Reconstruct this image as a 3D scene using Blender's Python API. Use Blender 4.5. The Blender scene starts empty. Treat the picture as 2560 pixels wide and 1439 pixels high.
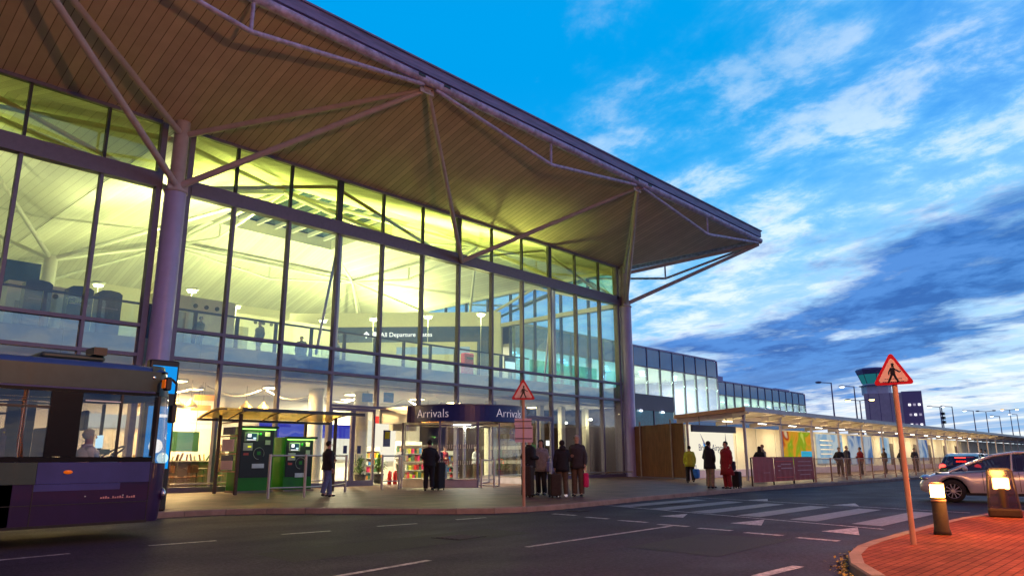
import bpy, bmesh, math, random
from mathutils import Vector, Matrix, Euler, noise
random.seed(7)
PI = math.pi; R_ = math.radians
sc = bpy.context.scene; COL = sc.collection

# ------------------------------------------------------------------ camera
cd = bpy.data.cameras.new('camera'); cam = bpy.data.objects.new('camera', cd); COL.objects.link(cam)
cd.sensor_width = 36; cd.lens = 1820 / 2560 * 36; cd.clip_start = 0.05; cd.clip_end = 6000
cam.matrix_world = Matrix(((0.68127, -0.164046, -0.713414, 0), (-0.732026, -0.156483, -0.663062, 0), (-0.002865, 0.973962, -0.226693, 1.27), (0, 0, 0, 1)))
sc.camera = cam
sc.view_settings.view_transform = 'Standard'; sc.view_settings.look = 'None'
sc.view_settings.exposure = 0; sc.view_settings.gamma = 1
sc.cycles.max_bounces = 7; sc.cycles.diffuse_bounces = 3; sc.cycles.glossy_bounces = 3; sc.cycles.transparent_max_bounces = 24
sc.cycles.transmission_bounces = 3; sc.cycles.sample_clamp_indirect = 4; sc.cycles.sample_clamp_direct = 0
sc.cycles.caustics_reflective = False; sc.cycles.caustics_refractive = False; sc.cycles.use_denoising = True

# ------------------------------------------------------------------ sky (dusk)
world = bpy.data.worlds.new('World'); sc.world = world; world.use_nodes = True
def build_sky():
    nt = world.node_tree; N = nt.nodes; L = nt.links; N.clear()
    def mth(op, a, b=None, c=None, clamp=False):
        n = N.new('ShaderNodeMath'); n.operation = op; n.use_clamp = clamp
        for i, v in enumerate((a, b, c)):
            if v is None: continue
            if isinstance(v, (int, float)): n.inputs[i].default_value = v
            else: L.new(v, n.inputs[i])
        return n.outputs[0]
    def mix(f, a, b):
        n = N.new('ShaderNodeMix'); n.data_type = 'RGBA'; n.clamp_factor = True
        for s, v in ((n.inputs[0], f), (n.inputs[6], a), (n.inputs[7], b)):
            if isinstance(v, (int, float)): s.default_value = v
            elif isinstance(v, tuple): s.default_value = (*v, 1)
            else: L.new(v, s)
        return n.outputs[2]
    def sstep(v, lo, hi):
        n = N.new('ShaderNodeMapRange'); n.interpolation_type = 'SMOOTHSTEP'
        L.new(v, n.inputs[0]); n.inputs[1].default_value = lo; n.inputs[2].default_value = hi
        return n.outputs[0]
    tc = N.new('ShaderNodeTexCoord'); sep = N.new('ShaderNodeSeparateXYZ'); L.new(tc.outputs['Generated'], sep.inputs[0])
    x, y, z = sep.outputs
    zz = mth('MAXIMUM', z, 0.0); den = mth('ADD', zz, 0.10)
    # planar cloud layer, streaks run along (.32,.95)
    px = mth('DIVIDE', x, den); py = mth('DIVIDE', y, den)
    u = mth('SUBTRACT', mth('MULTIPLY', px, 0.93), mth('MULTIPLY', py, 0.37))
    v = mth('ADD', mth('MULTIPLY', px, 0.37), mth('MULTIPLY', py, 0.93))
    def nz(su, sv, scale, det, rough, dist, off, lac=2.1):
        c = N.new('ShaderNodeCombineXYZ'); L.new(mth('MULTIPLY', u, su), c.inputs[0]); L.new(mth('MULTIPLY', v, sv), c.inputs[1]); c.inputs[2].default_value = off
        t = N.new('ShaderNodeTexNoise'); t.inputs['Scale'].default_value = scale; t.inputs['Detail'].default_value = det
        t.inputs['Roughness'].default_value = rough; t.inputs['Distortion'].default_value = dist; t.inputs['Lacunarity'].default_value = lac
        L.new(c.outputs[0], t.inputs['Vector']); return t.outputs[0]
    n1 = nz(1.0, 0.60, 0.8, 8, 0.58, 0.25, 3.1)       # broad sheets
    n2 = nz(1.0, 0.70, 4.6, 8, 0.62, 0.2, 9.3)       # small tufts
    n3 = nz(1.0, 0.70, 1.2, 8, 0.58, 0.2, 14.2); n4 = nz(1.3, 0.10, 1.6, 5, 0.5, 0.1, 2.2)     # large dark banks
    s = mth('SUBTRACT', mth('MULTIPLY', x, 0.681), mth('MULTIPLY', y, 0.732))      # + towards the sunset side
    # base gradient
    low = mix(sstep(z, 0.0, 0.22), (0.30, 0.60, 0.95), (0.03, 0.42, 0.96))
    base = mix(sstep(z, 0.20, 0.50), low, (0.0, 0.33, 0.80))
    base = mix(mth('MULTIPLY', sstep(s, 0.25, 0.62), sstep(z, 0.12, 0.45)), base, (0.03, 0.24, 0.82))
    # coverage: clear overhead and to the left, cloudy low and right
    bias = mth('ADD', mth('MULTIPLY', s, 0.55), mth('MULTIPLY', mth('SUBTRACT', 0.53, z), 1.15))
    cov = mth('ADD', mth('ADD', mth('MULTIPLY', n1, 0.75), mth('MULTIPLY', n2, 0.55)), mth('MULTIPLY', bias, 0.62))
    cw = mth('MULTIPLY', sstep(cov, 0.62, 0.96), mth('MULTIPLY_ADD', sstep(n2, 0.36, 0.60), 0.42, 0.58))
    cloud = mix(sstep(z, 0.02, 0.42), (0.84, 0.90, 1.0), (0.26, 0.66, 1.0))
    cloud = mix(mth('MULTIPLY', sstep(n2, 0.44, 0.62), 0.7), cloud, (0.90, 0.97, 1.0))
    warm = mth('MULTIPLY', mth('SUBTRACT', 1.0, sstep(z, 0.02, 0.13)), 0.8)
    cloud = mix(warm, cloud, (1.0, 0.90, 0.88))
    col = mix(mth('MULTIPLY', cw, mth('MULTIPLY_ADD', sstep(z, 0.25, 0.5), -0.35, 0.95)), base, cloud)
    # dark blue cloud banks
    zc = mth('MULTIPLY_ADD', s, 0.34, 0.012); band = mth('SUBTRACT', 1.0, sstep(mth('ABSOLUTE', mth('SUBTRACT', z, zc)), 0.02, 0.135))
    dk = mth('ADD', mth('ADD', mth('MULTIPLY', n3, 0.85), mth('MULTIPLY', n2, 0.30)), mth('ADD', mth('MULTIPLY', band, 0.20), mth('MULTIPLY', s, 0.06)))
    dkf = mth('MULTIPLY', sstep(dk, 0.66, 0.80), sstep(s, -0.05, 0.22))
    dkf = mth('MULTIPLY', dkf, mth('SUBTRACT', 1.0, mth('MULTIPLY', sstep(z, 0.28, 0.42), 0.75)))
    col = mix(mth('MULTIPLY', dkf, 0.90), col, mix(sstep(n2, 0.38, 0.62), (0.008, 0.065, 0.38), (0.02, 0.18, 0.64)))
    stk = mth('MULTIPLY', sstep(n4, 0.47, 0.60), mth('MULTIPLY', sstep(z, 0.012, 0.03), mth('SUBTRACT', 1.0, sstep(z, 0.08, 0.13))))
    col = mix(mth('MULTIPLY', stk, 0.75), col, (0.16, 0.33, 0.74))
    sk = N.new('ShaderNodeTexSky'); sk.sky_type = 'NISHITA'; sk.sun_disc = False
    sk.sun_elevation = R_(3); sk.sun_rotation = R_(100)
    add = N.new('ShaderNodeVectorMath'); add.operation = 'MULTIPLY_ADD'
    L.new(sk.outputs[0], add.inputs[0]); add.inputs[1].default_value = (0.0, 0.008, 0.012); L.new(col, add.inputs[2])
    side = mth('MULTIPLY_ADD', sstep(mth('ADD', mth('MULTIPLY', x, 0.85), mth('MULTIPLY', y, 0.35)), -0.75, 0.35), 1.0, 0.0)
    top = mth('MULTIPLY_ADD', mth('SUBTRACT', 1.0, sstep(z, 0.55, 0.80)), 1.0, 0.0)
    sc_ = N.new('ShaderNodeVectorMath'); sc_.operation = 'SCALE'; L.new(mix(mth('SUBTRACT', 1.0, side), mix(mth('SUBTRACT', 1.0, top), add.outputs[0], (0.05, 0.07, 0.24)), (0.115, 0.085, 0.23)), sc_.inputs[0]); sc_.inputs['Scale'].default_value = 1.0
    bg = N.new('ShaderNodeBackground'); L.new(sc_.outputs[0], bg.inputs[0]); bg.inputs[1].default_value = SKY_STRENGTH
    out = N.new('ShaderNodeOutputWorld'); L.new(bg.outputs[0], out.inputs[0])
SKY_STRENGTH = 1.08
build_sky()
sd = bpy.data.lights.new('sun', 'SUN'); sd.energy = 0.12; sd.angle = R_(15); sd.color = (1, 0.75, 0.7)
sun = bpy.data.objects.new('sun', sd); COL.objects.link(sun); sun.rotation_euler = (R_(84), 0, R_(100))

# ------------------------------------------------------------------ materials
MT = {}
def mat(name, col, rough=0.6, metal=0.0, var=0.12, scale=6.0, bump=0.0, bscale=40.0, spec=0.5, emit=None, estr=0.0, alpha=1.0, coat=0.0, var2=None, stretch=None):
    m = bpy.data.materials.new(name); m.use_nodes = True; nt = m.node_tree; N = nt.nodes; L = nt.links
    b = N['Principled BSDF']; b.inputs['Roughness'].default_value = rough; b.inputs['Metallic'].default_value = metal
    b.inputs['Specular IOR Level'].default_value = spec; b.inputs['Coat Weight'].default_value = coat; b.inputs['Alpha'].default_value = alpha
    tc = N.new('ShaderNodeTexCoord'); mp = N.new('ShaderNodeMapping'); L.new(tc.outputs['Object'], mp.inputs[0])
    if stretch: mp.inputs['Scale'].default_value = stretch
    n = N.new('ShaderNodeTexNoise'); n.inputs['Scale'].default_value = scale; n.inputs['Detail'].default_value = 6; n.inputs['Roughness'].default_value = 0.6
    L.new(mp.outputs[0], n.inputs['Vector'])
    r = N.new('ShaderNodeValToRGB'); c2 = var2 or tuple(min(1, c * (1 + var)) for c in col); c1 = tuple(c * (1 - var) for c in col)
    r.color_ramp.elements[0].position = 0.32; r.color_ramp.elements[0].color = (*c1, 1)
    r.color_ramp.elements[1].position = 0.68; r.color_ramp.elements[1].color = (*c2, 1)
    L.new(n.outputs[0], r.inputs[0]); L.new(r.outputs[0], b.inputs['Base Color'])
    if bump:
        n2 = N.new('ShaderNodeTexNoise'); n2.inputs['Scale'].default_value = bscale; n2.inputs['Detail'].default_value = 5
        L.new(mp.outputs[0], n2.inputs['Vector']); bp = N.new('ShaderNodeBump'); bp.inputs['Strength'].default_value = bump; bp.inputs['Distance'].default_value = 0.02
        L.new(n2.outputs[0], bp.inputs['Height']); L.new(bp.outputs[0], b.inputs['Normal'])
    if emit:
        b.inputs['Emission Color'].default_value = (*emit, 1); b.inputs['Emission Strength'].default_value = estr
    MT[name] = m; return m
def glass(name, tint=(0.93, 0.97, 0.96), base=0.06, rough=0.0, gcol=(1, 1, 1)):
    m = bpy.data.materials.new(name); m.use_nodes = True; nt = m.node_tree; N = nt.nodes; L = nt.links; N.clear()
    o = N.new('ShaderNodeOutputMaterial'); t = N.new('ShaderNodeBsdfTransparent'); t.inputs[0].default_value = (*tint, 1)
    g = N.new('ShaderNodeBsdfGlossy'); g.inputs['Roughness'].default_value = rough; g.inputs[0].default_value = (*gcol, 1)
    lw = N.new('ShaderNodeLayerWeight'); lw.inputs[0].default_value = 0.5      # Schlick term, the same from both faces of the pane
    p5 = N.new('ShaderNodeMath'); p5.operation = 'POWER'; L.new(lw.outputs['Facing'], p5.inputs[0]); p5.inputs[1].default_value = 5
    f = N.new('ShaderNodeMath'); f.operation = 'MULTIPLY_ADD'; L.new(p5.outputs[0], f.inputs[0]); f.inputs[1].default_value = 0.8; f.inputs[2].default_value = 0.03
    # slight waviness of the pane
    tc = N.new('ShaderNodeTexCoord'); n = N.new('ShaderNodeTexNoise'); n.inputs['Scale'].default_value = 0.6; L.new(tc.outputs['Object'], n.inputs['Vector'])
    bp = N.new('ShaderNodeBump'); bp.inputs['Strength'].default_value = 0.06; bp.inputs['Distance'].default_value = 0.1; L.new(n.outputs[0], bp.inputs['Height'])
    L.new(bp.outputs[0], g.inputs['Normal'])
    a = N.new('ShaderNodeMath'); a.operation = 'ADD'; a.use_clamp = True; L.new(f.outputs[0], a.inputs[0]); a.inputs[1].default_value = base
    x = N.new('ShaderNodeMixShader'); L.new(a.outputs[0], x.inputs[0]); L.new(t.outputs[0], x.inputs[1]); L.new(g.outputs[0], x.inputs[2]); L.new(x.outputs[0], o.inputs[0])
    MT[name] = m; return m
def emitter(name, col, s):
    m = bpy.data.materials.new(name); m.use_nodes = True; N = m.node_tree.nodes; N.clear()
    o = N.new('ShaderNodeOutputMaterial'); e = N.new('ShaderNodeEmission'); e.inputs[0].default_value = (*col, 1); e.inputs[1].default_value = s
    m.node_tree.links.new(e.outputs[0], o.inputs[0]); MT[name] = m; return m
def ribbed(name, col, pitch, axis=0, groove=0.06, dark=0.4, rough=0.55, var=0.08):
    # boards or ribs running across `axis`, as colour groove and bump in world space
    m = mat(name, col, rough, var=var, scale=1.3); nt = m.node_tree; N = nt.nodes; L = nt.links; b = N['Principled BSDF']
    g = N.new('ShaderNodeNewGeometry'); s = N.new('ShaderNodeSeparateXYZ'); L.new(g.outputs['Position'], s.inputs[0])
    d = N.new('ShaderNodeMath'); d.operation = 'DIVIDE'; L.new(s.outputs[axis], d.inputs[0]); d.inputs[1].default_value = pitch
    fr = N.new('ShaderNodeMath'); fr.operation = 'FRACT'; L.new(d.outputs[0], fr.inputs[0])
    ls = N.new('ShaderNodeMath'); ls.operation = 'LESS_THAN'; L.new(fr.outputs[0], ls.inputs[0]); ls.inputs[1].default_value = groove
    base = b.inputs['Base Color'].links[0].from_socket
    mx = N.new('ShaderNodeMix'); mx.data_type = 'RGBA'; L.new(ls.outputs[0], mx.inputs[0]); L.new(base, mx.inputs[6]); mx.inputs[7].default_value = (*[c * dark for c in col], 1)
    # board to board tone
    fl = N.new('ShaderNodeMath'); fl.operation = 'FLOOR'; L.new(d.outputs[0], fl.inputs[0])
    wn = N.new('ShaderNodeTexWhiteNoise'); wn.noise_dimensions = '1D'; L.new(fl.outputs[0], wn.inputs['W'])
    mr = N.new('ShaderNodeMapRange'); L.new(wn.outputs[0], mr.inputs[0]); mr.inputs[3].default_value = 0.86; mr.inputs[4].default_value = 1.08
    ml = N.new('ShaderNodeVectorMath'); ml.operation = 'SCALE'; L.new(mx.outputs[2], ml.inputs[0]); L.new(mr.outputs[0], ml.inputs['Scale'])
    L.new(ml.outputs[0], b.inputs['Base Color'])
    return m

def asphalt():
    m = mat('asphalt', (0.026, 0.021, 0.034), 0.7, var=0.3, scale=0.35, spec=0.3); nt = m.node_tree; N = nt.nodes; L = nt.links; b = N['Principled BSDF']
    g = N.new('ShaderNodeNewGeometry')
    n = N.new('ShaderNodeTexNoise'); n.inputs['Scale'].default_value = 17; n.inputs['Detail'].default_value = 8; n.inputs['Roughness'].default_value = 0.8; L.new(g.outputs['Position'], n.inputs['Vector'])
    v = N.new('ShaderNodeTexVoronoi'); v.inputs['Scale'].default_value = 45; L.new(g.outputs['Position'], v.inputs['Vector'])
    bp = N.new('ShaderNodeBump'); bp.inputs['Strength'].default_value = 0.55; bp.inputs['Distance'].default_value = 0.008
    L.new(v.outputs['Distance'], bp.inputs['Height']); L.new(bp.outputs[0], b.inputs['Normal'])
    base = b.inputs['Base Color'].links[0].from_socket
    r = N.new('ShaderNodeValToRGB'); r.color_ramp.elements[0].position = 0.38; r.color_ramp.elements[0].color = (0.25, 0.25, 0.27, 1)
    r.color_ramp.elements[1].position = 0.66; r.color_ramp.elements[1].color = (2.5, 2.4, 2.6, 1); L.new(n.outputs[0], r.inputs[0])
    mu = N.new('ShaderNodeVectorMath'); mu.operation = 'MULTIPLY'; L.new(base, mu.inputs[0]); L.new(r.outputs[0], mu.inputs[1])
    # slabs of newer and older surfacing, tyre-worn streaks along the road
    mp = N.new('ShaderNodeMapping'); mp.inputs['Scale'].default_value = (0.4, 0.7, 1); L.new(g.outputs['Position'], mp.inputs[0])
    n3 = N.new('ShaderNodeTexNoise'); n3.inputs['Scale'].default_value = 1.2; n3.inputs['Detail'].default_value = 5; L.new(mp.outputs[0], n3.inputs['Vector'])
    mr = N.new('ShaderNodeMapRange'); L.new(n3.outputs[0], mr.inputs[0]); mr.inputs[1].default_value = 0.3; mr.inputs[2].default_value = 0.7; mr.inputs[3].default_value = 0.62; mr.inputs[4].default_value = 0.82
    L.new(mr.outputs[0], b.inputs['Roughness'])
    L.new(mu.outputs[0], b.inputs['Base Color'])
asphalt()
mat('asphalt_new', (0.020, 0.019, 0.021), 0.75, var=0.35, scale=30, bump=0.5, bscale=60)
def paving(name, c1, c2, bw, bh, mortar, rough=0.6, spec=0.2):
    m = mat(name, c1, rough, spec=spec); nt = m.node_tree; N = nt.nodes; L = nt.links; b = N['Principled BSDF']
    g = N.new('ShaderNodeNewGeometry'); br = N.new('ShaderNodeTexBrick'); L.new(g.outputs['Position'], br.inputs['Vector'])
    br.inputs['Color1'].default_value = (*c1, 1); br.inputs['Color2'].default_value = (*c2, 1); br.inputs['Mortar'].default_value = (*[c * 0.55 for c in c1], 1)
    br.inputs['Scale'].default_value = 1; br.inputs['Brick Width'].default_value = bw; br.inputs['Row Height'].default_value = bh; br.inputs['Mortar Size'].default_value = mortar; br.inputs['Mortar Smooth'].default_value = 0.3
    n = N.new('ShaderNodeTexNoise'); n.inputs['Scale'].default_value = 1.1; n.inputs['Detail'].default_value = 7; L.new(g.outputs['Position'], n.inputs['Vector'])
    mr = N.new('ShaderNodeMapRange'); L.new(n.outputs[0], mr.inputs[0]); mr.inputs[1].default_value = 0.3; mr.inputs[2].default_value = 0.7; mr.inputs[3].default_value = 0.62; mr.inputs[4].default_value = 1.2
    s = N.new('ShaderNodeVectorMath'); s.operation = 'SCALE'; L.new(br.outputs[0], s.inputs[0]); L.new(mr.outputs[0], s.inputs['Scale']); L.new(s.outputs[0], b.inputs['Base Color'])
    bp = N.new('ShaderNodeBump'); bp.invert = True; bp.inputs['Strength'].default_value = 0.5; bp.inputs['Distance'].default_value = 0.01; L.new(br.outputs['Fac'], bp.inputs['Height']); L.new(bp.outputs[0], b.inputs['Normal'])
paving('paving', (0.165, 0.098, 0.078), (0.22, 0.132, 0.105), 0.6, 0.4, 0.012, 0.5)
paving('brick_paving', (0.22, 0.062, 0.036), (0.30, 0.09, 0.05), 0.2, 0.1, 0.009, 0.85, 0.06)
mat('kerbstone', (0.31, 0.24, 0.20), 0.8, spec=0.12, var=0.2, scale=3, bump=0.4)
def road_paint(name='road_paint', lo=0.42, hi=0.56):
    m = mat(name, (0.58, 0.54, 0.55) if name == 'road_paint' else (0.36, 0.33, 0.36), 0.55, var=0.15, scale=3); nt = m.node_tree; N = nt.nodes; L = nt.links; b = N['Principled BSDF']
    g = N.new('ShaderNodeNewGeometry'); n = N.new('ShaderNodeTexNoise'); n.inputs['Scale'].default_value = 9; n.inputs['Detail'].default_value = 9; n.inputs['Roughness'].default_value = 0.75; L.new(g.outputs['Position'], n.inputs['Vector'])
    r = N.new('ShaderNodeMapRange'); L.new(n.outputs[0], r.inputs[0]); r.inputs[1].default_value = lo; r.inputs[2].default_value = hi
    mx = N.new('ShaderNodeMix'); mx.data_type = 'RGBA'; L.new(r.outputs[0], mx.inputs[0]); L.new(b.inputs['Base Color'].links[0].from_socket, mx.inputs[6]); mx.inputs[7].default_value = (0.14, 0.13, 0.14, 1)
    mr = N.new('ShaderNodeMath'); mr.operation = 'MULTIPLY'; mr.inputs[1].default_value = 0.82; L.new(r.outputs[0], mr.inputs[0]); L.new(mr.outputs[0], mx.inputs[0])
    L.new(mx.outputs[2], b.inputs['Base Color'])
road_paint(); road_paint('worn_paint', 0.30, 0.50)
mat('grass', (0.05, 0.075, 0.03), 0.9, var=0.4, scale=2)
ribbed('soffit_boards', (0.64, 0.56, 0.49), 0.31, 0, 0.09, 0.35)
ribbed('soffit_boards_side', (0.64, 0.56, 0.49), 0.31, 1, 0.09, 0.35)
ribbed('ceiling_boards', (0.86, 0.87, 0.80), 0.3, 0, 0.1, 0.78, var=0.03)
mat('steel_paint', (0.52, 0.47, 0.50), 0.4, var=0.12, scale=2.5, spec=0.5)
mat('steel_dirty', (0.46, 0.44, 0.66), 0.5, var=0.35, scale=4, bump=0.15)
mat('column_paint', (0.46, 0.44, 0.74), 0.35, var=0.08, scale=1.5)
mat('fascia', (0.20, 0.18, 0.36), 0.45, var=0.35, scale=3, stretch=(0.3, 1, 3))
mat('roof_metal', (0.30, 0.30, 0.34), 0.5, var=0.1)
mat('frame', (0.19, 0.175, 0.27), 0.42, var=0.08, spec=0.5)
mat('frame_dark', (0.05, 0.05, 0.06), 0.4)
mat('white_steel', (0.82, 0.84, 0.78), 0.35, var=0.04)
mat('cream', (0.80, 0.79, 0.66), 0.6, var=0.04)
mat('white_wall', (0.84, 0.82, 0.76), 0.6, var=0.04)
mat('grey_panel', (0.36, 0.37, 0.38), 0.4, var=0.06)
mat('grey_grille', (0.32, 0.32, 0.27), 0.6, var=0.15, stretch=(1, 1, 25))
mat('floor_tile', (0.45, 0.42, 0.36), 0.25, var=0.1, scale=1)
mat('navy', (0.018, 0.03, 0.17), 0.35, var=0.1)
mat('navy_panel', (0.008, 0.03, 0.13), 0.3, var=0.15)
mat('sign_white', (0.85, 0.85, 0.85), 0.4, var=0.02, emit=(0.9, 0.8, 0.95), estr=0.35)
mat('white_print', (0.85, 0.85, 0.88), 0.5, var=0.02, emit=(1, 1, 1), estr=0.6)
mat('black', (0.012, 0.012, 0.014), 0.4, var=0.2)
mat('rubber', (0.015, 0.015, 0.015), 0.75, var=0.3)
mat('chrome', (0.72, 0.70, 0.68), 0.25, 1.0, var=0.05)
mat('steel_rail', (0.62, 0.58, 0.55), 0.3, 0.85, var=0.08)
mat('green_paint', (0.012, 0.20, 0.008), 0.3, var=0.08, coat=0.3)
mat('green_board', (0.02, 0.10, 0.05), 0.6)
glass('acrylic_roof', (0.85,0.70,0.35), 0.05, 0.3)
emitter('cab_glow', (0.03, 0.32, 0.38), 0.40)  # glow put into the teal glass of the tower cab
def printed(name, cols, scale, strength, dist=2.0):
    m = bpy.data.materials.new(name); m.use_nodes = True; nt = m.node_tree; N = nt.nodes; L = nt.links; N.clear()
    o = N.new('ShaderNodeOutputMaterial'); e = N.new('ShaderNodeEmission'); e.inputs[1].default_value = strength
    g = N.new('ShaderNodeNewGeometry'); n = N.new('ShaderNodeTexNoise'); n.inputs['Scale'].default_value = scale; n.inputs['Detail'].default_value = 2.5; n.inputs['Distortion'].default_value = dist; L.new(g.outputs['Position'], n.inputs['Vector'])
    r = N.new('ShaderNodeValToRGB'); r.color_ramp.interpolation = 'EASE'
    while len(r.color_ramp.elements) < len(cols): r.color_ramp.elements.new(0.5)
    for i, c in enumerate(cols): r.color_ramp.elements[i].position = 0.3 + 0.4*i/(len(cols)-1); r.color_ramp.elements[i].color = (*c, 1)
    L.new(n.outputs[0], r.inputs[0]); L.new(r.outputs[0], e.inputs[0]); L.new(e.outputs[0], o.inputs[0]); MT[name] = m
printed('print_fruit', [(0.65, 0.70, 0.10), (0.30, 0.42, 0.02), (0.80, 0.35, 0.03), (0.45, 0.06, 0.02), (0.85, 0.75, 0.45)], 0.45, 0.75, 0.5)
printed('print_blue', [(0.42, 0.62, 0.72), (0.30, 0.50, 0.72), (0.62, 0.72, 0.75), (0.35, 0.55, 0.70)], 0.6, 0.7, 0.4)
printed('print_navy', [(0.05, 0.12, 0.35), (0.15, 0.28, 0.55), (0.55, 0.62, 0.7), (0.08, 0.15, 0.4)], 0.5, 0.65, 0.5)
mat('wood', (0.15, 0.055, 0.022), 0.7, var=0.45, scale=3, stretch=(5, 5, 0.5), bump=0.3)
mat('wood_post', (0.34, 0.28, 0.24), 0.6, var=0.15)
mat('cladding', (0.10, 0.09, 0.15), 0.5, var=0.2, stretch=(0.5, 0.5, 14))
mat('purple_clad', (0.42, 0.36, 0.56), 0.6, var=0.1)
mat('concrete', (0.82, 0.78, 0.76), 0.75, var=0.1, scale=1)
mat('red_banner', (0.42, 0.07, 0.07), 0.6, var=0.15, scale=3)
mat('red_banner_bright', (0.75, 0.10, 0.08), 0.6)
mat('banner_print', (0.62, 0.30, 0.30), 0.6, var=0.1)
mat('red', (0.55, 0.02, 0.02), 0.35, var=0.05)
mat('sign_face', (0.78, 0.58, 0.55), 0.4, var=0.03)
mat('sign_red', (0.55, 0.015, 0.02), 0.35, var=0.08)
mat('sign_back', (0.60, 0.48, 0.62), 0.45, var=0.06)
mat('post_sodium_tint', (0.50, 0.28, 0.18), 0.45, var=0.1)  # grey steel with the orange of sodium light put into its colour
mat('car_silver', (0.66, 0.66, 0.68), 0.3, 0.25, var=0.03, coat=0.6)
mat('car_dark', (0.03, 0.03, 0.05), 0.3, 0.4, coat=0.6)
mat('alloy', (0.65, 0.63, 0.60), 0.3, 0.8)
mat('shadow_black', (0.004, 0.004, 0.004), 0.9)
mat('bus_purple', (0.022, 0.007, 0.055), 0.3, var=0.2, scale=1.5, coat=0.2, spec=0.3)
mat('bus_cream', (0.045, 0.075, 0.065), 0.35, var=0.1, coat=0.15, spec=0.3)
mat('bus_black', (0.006, 0.006, 0.008), 0.3, spec=0.15)
mat('bus_stripe', (0.045, 0.05, 0.20), 0.35, var=0.3, scale=0.8, coat=0.2, spec=0.3)
mat('bus_roof', (0.03, 0.08, 0.25), 0.4)
mat('bus_seat', (0.06, 0.05, 0.10), 0.8)
mat('amber_lens', (0.6, 0.12, 0.0), 0.3, emit=(1, 0.18, 0.0), estr=0.35)
mat('skin', (0.50, 0.30, 0.21), 0.55, var=0.06); mat('skin_dark', (0.16, 0.08, 0.05), 0.55)
for nm, c in dict(black_cloth=(0.012, 0.012, 0.016), charcoal=(0.04, 0.038, 0.045), brown_cloth=(0.10, 0.07, 0.05), jeans=(0.10, 0.14, 0.27), yellow_cloth=(0.48, 0.52, 0.03), crimson_cloth=(0.25, 0.012, 0.02), grey_cloth=(0.22, 0.22, 0.24), khaki=(0.28, 0.24, 0.17), shirt=(0.62, 0.66, 0.75), hair_dark=(0.02, 0.013, 0.01), hair_grey=(0.35, 0.34, 0.33), hair_blond=(0.40, 0.27, 0.12), pale_bag=(0.52, 0.42, 0.48), blue_bag=(0.03, 0.22, 0.62), pink_bag=(0.65, 0.02, 0.14), brown_case=(0.035, 0.024, 0.018), navy_cloth=(0.02, 0.02, 0.05)).items():
    mat(nm, c, 0.85, var=0.2, scale=14, bump=0.15, bscale=60)
mat('leaf', (0.07, 0.17, 0.03), 0.5, var=0.4, scale=3); mat('dead_leaf', (0.42, 0.32, 0.05), 0.7, var=0.5, scale=8)
mat('bark', (0.06, 0.05, 0.04), 0.9, var=0.3, bump=0.4)
mat('copper', (0.45, 0.32, 0.10), 0.35, 0.4)
mat('orange_board', (0.75, 0.30, 0.04), 0.6)
mat('brown_furniture', (0.05, 0.028, 0.02), 0.5)
mat('teal_glass', (0.02, 0.16, 0.20), 0.12, var=0.2, spec=0.8)
mat('spandrel', (0.01, 0.16, 0.45), 0.08, var=0.15, scale=0.4, spec=0.9)
glass('pane', (0.95, 0.98, 0.92), 0.02); glass('pane_high', (0.90, 0.96, 0.62), 0.04); glass('pane_low', (0.93, 0.96, 0.96), 0.05)
glass('pane_mid', (0.80, 0.93, 0.95), 0.15)
glass('clear_pane', (0.96, 0.98, 0.97), 0.02); glass('green_balustrade', (0.45, 0.80, 0.66), 0.08); glass('car_glass', (0.25, 0.27, 0.3), 0.08)
glass('bus_glass', (0.84, 0.84, 0.84), 0.02); glass('wing_pane', (0.78, 0.93, 0.96), 0.12); glass('acrylic', (0.66, 0.56, 0.62), 0.05, 0.2)
glass('gable_pane', (0.50, 0.80, 1.0), 0.14)
emitter('glow_white', (1.0, 0.97, 0.8), 9); emitter('glow_warm', (1.0, 0.72, 0.32), 12); emitter('glow_cool', (0.8, 0.9, 1.0), 6)
emitter('glow_amber', (1.0, 0.50, 0.10), 26); emitter('glow_red', (1.0, 0.03, 0.02), 9); emitter('screen_blue', (0.01, 0.36, 1.0), 0.85)
emitter('screen_pale', (0.55, 0.85, 1.0), 1.4); emitter('glow_green', (0.35, 1.0, 0.15), 3.0); emitter('screen_grey', (0.35, 0.5, 0.55), 0.9)
emitter('lightbox', (1.0, 0.93, 0.74), 0.95); emitter('lightbox_blue', (0.35, 0.60, 0.85), 0.75); emitter('lightbox_navy', (0.08, 0.18, 0.5), 0.7)
emitter('lightbox_orange', (0.85, 0.30, 0.05), 0.6); emitter('lightbox_cyan', (0.05, 0.45, 0.70), 0.8); emitter('lightbox_green', (0.45, 0.60, 0.04), 0.7); emitter('sign_navy_lit', (0.035, 0.04, 0.40), 1.1); emitter('yellow_lit', (0.9, 0.9, 0.05), 1.0)
emitter('white_lit', (1, 1, 1), 1.6); emitter('glow_orange_lamp', (1.0, 0.55, 0.18), 14)

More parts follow.
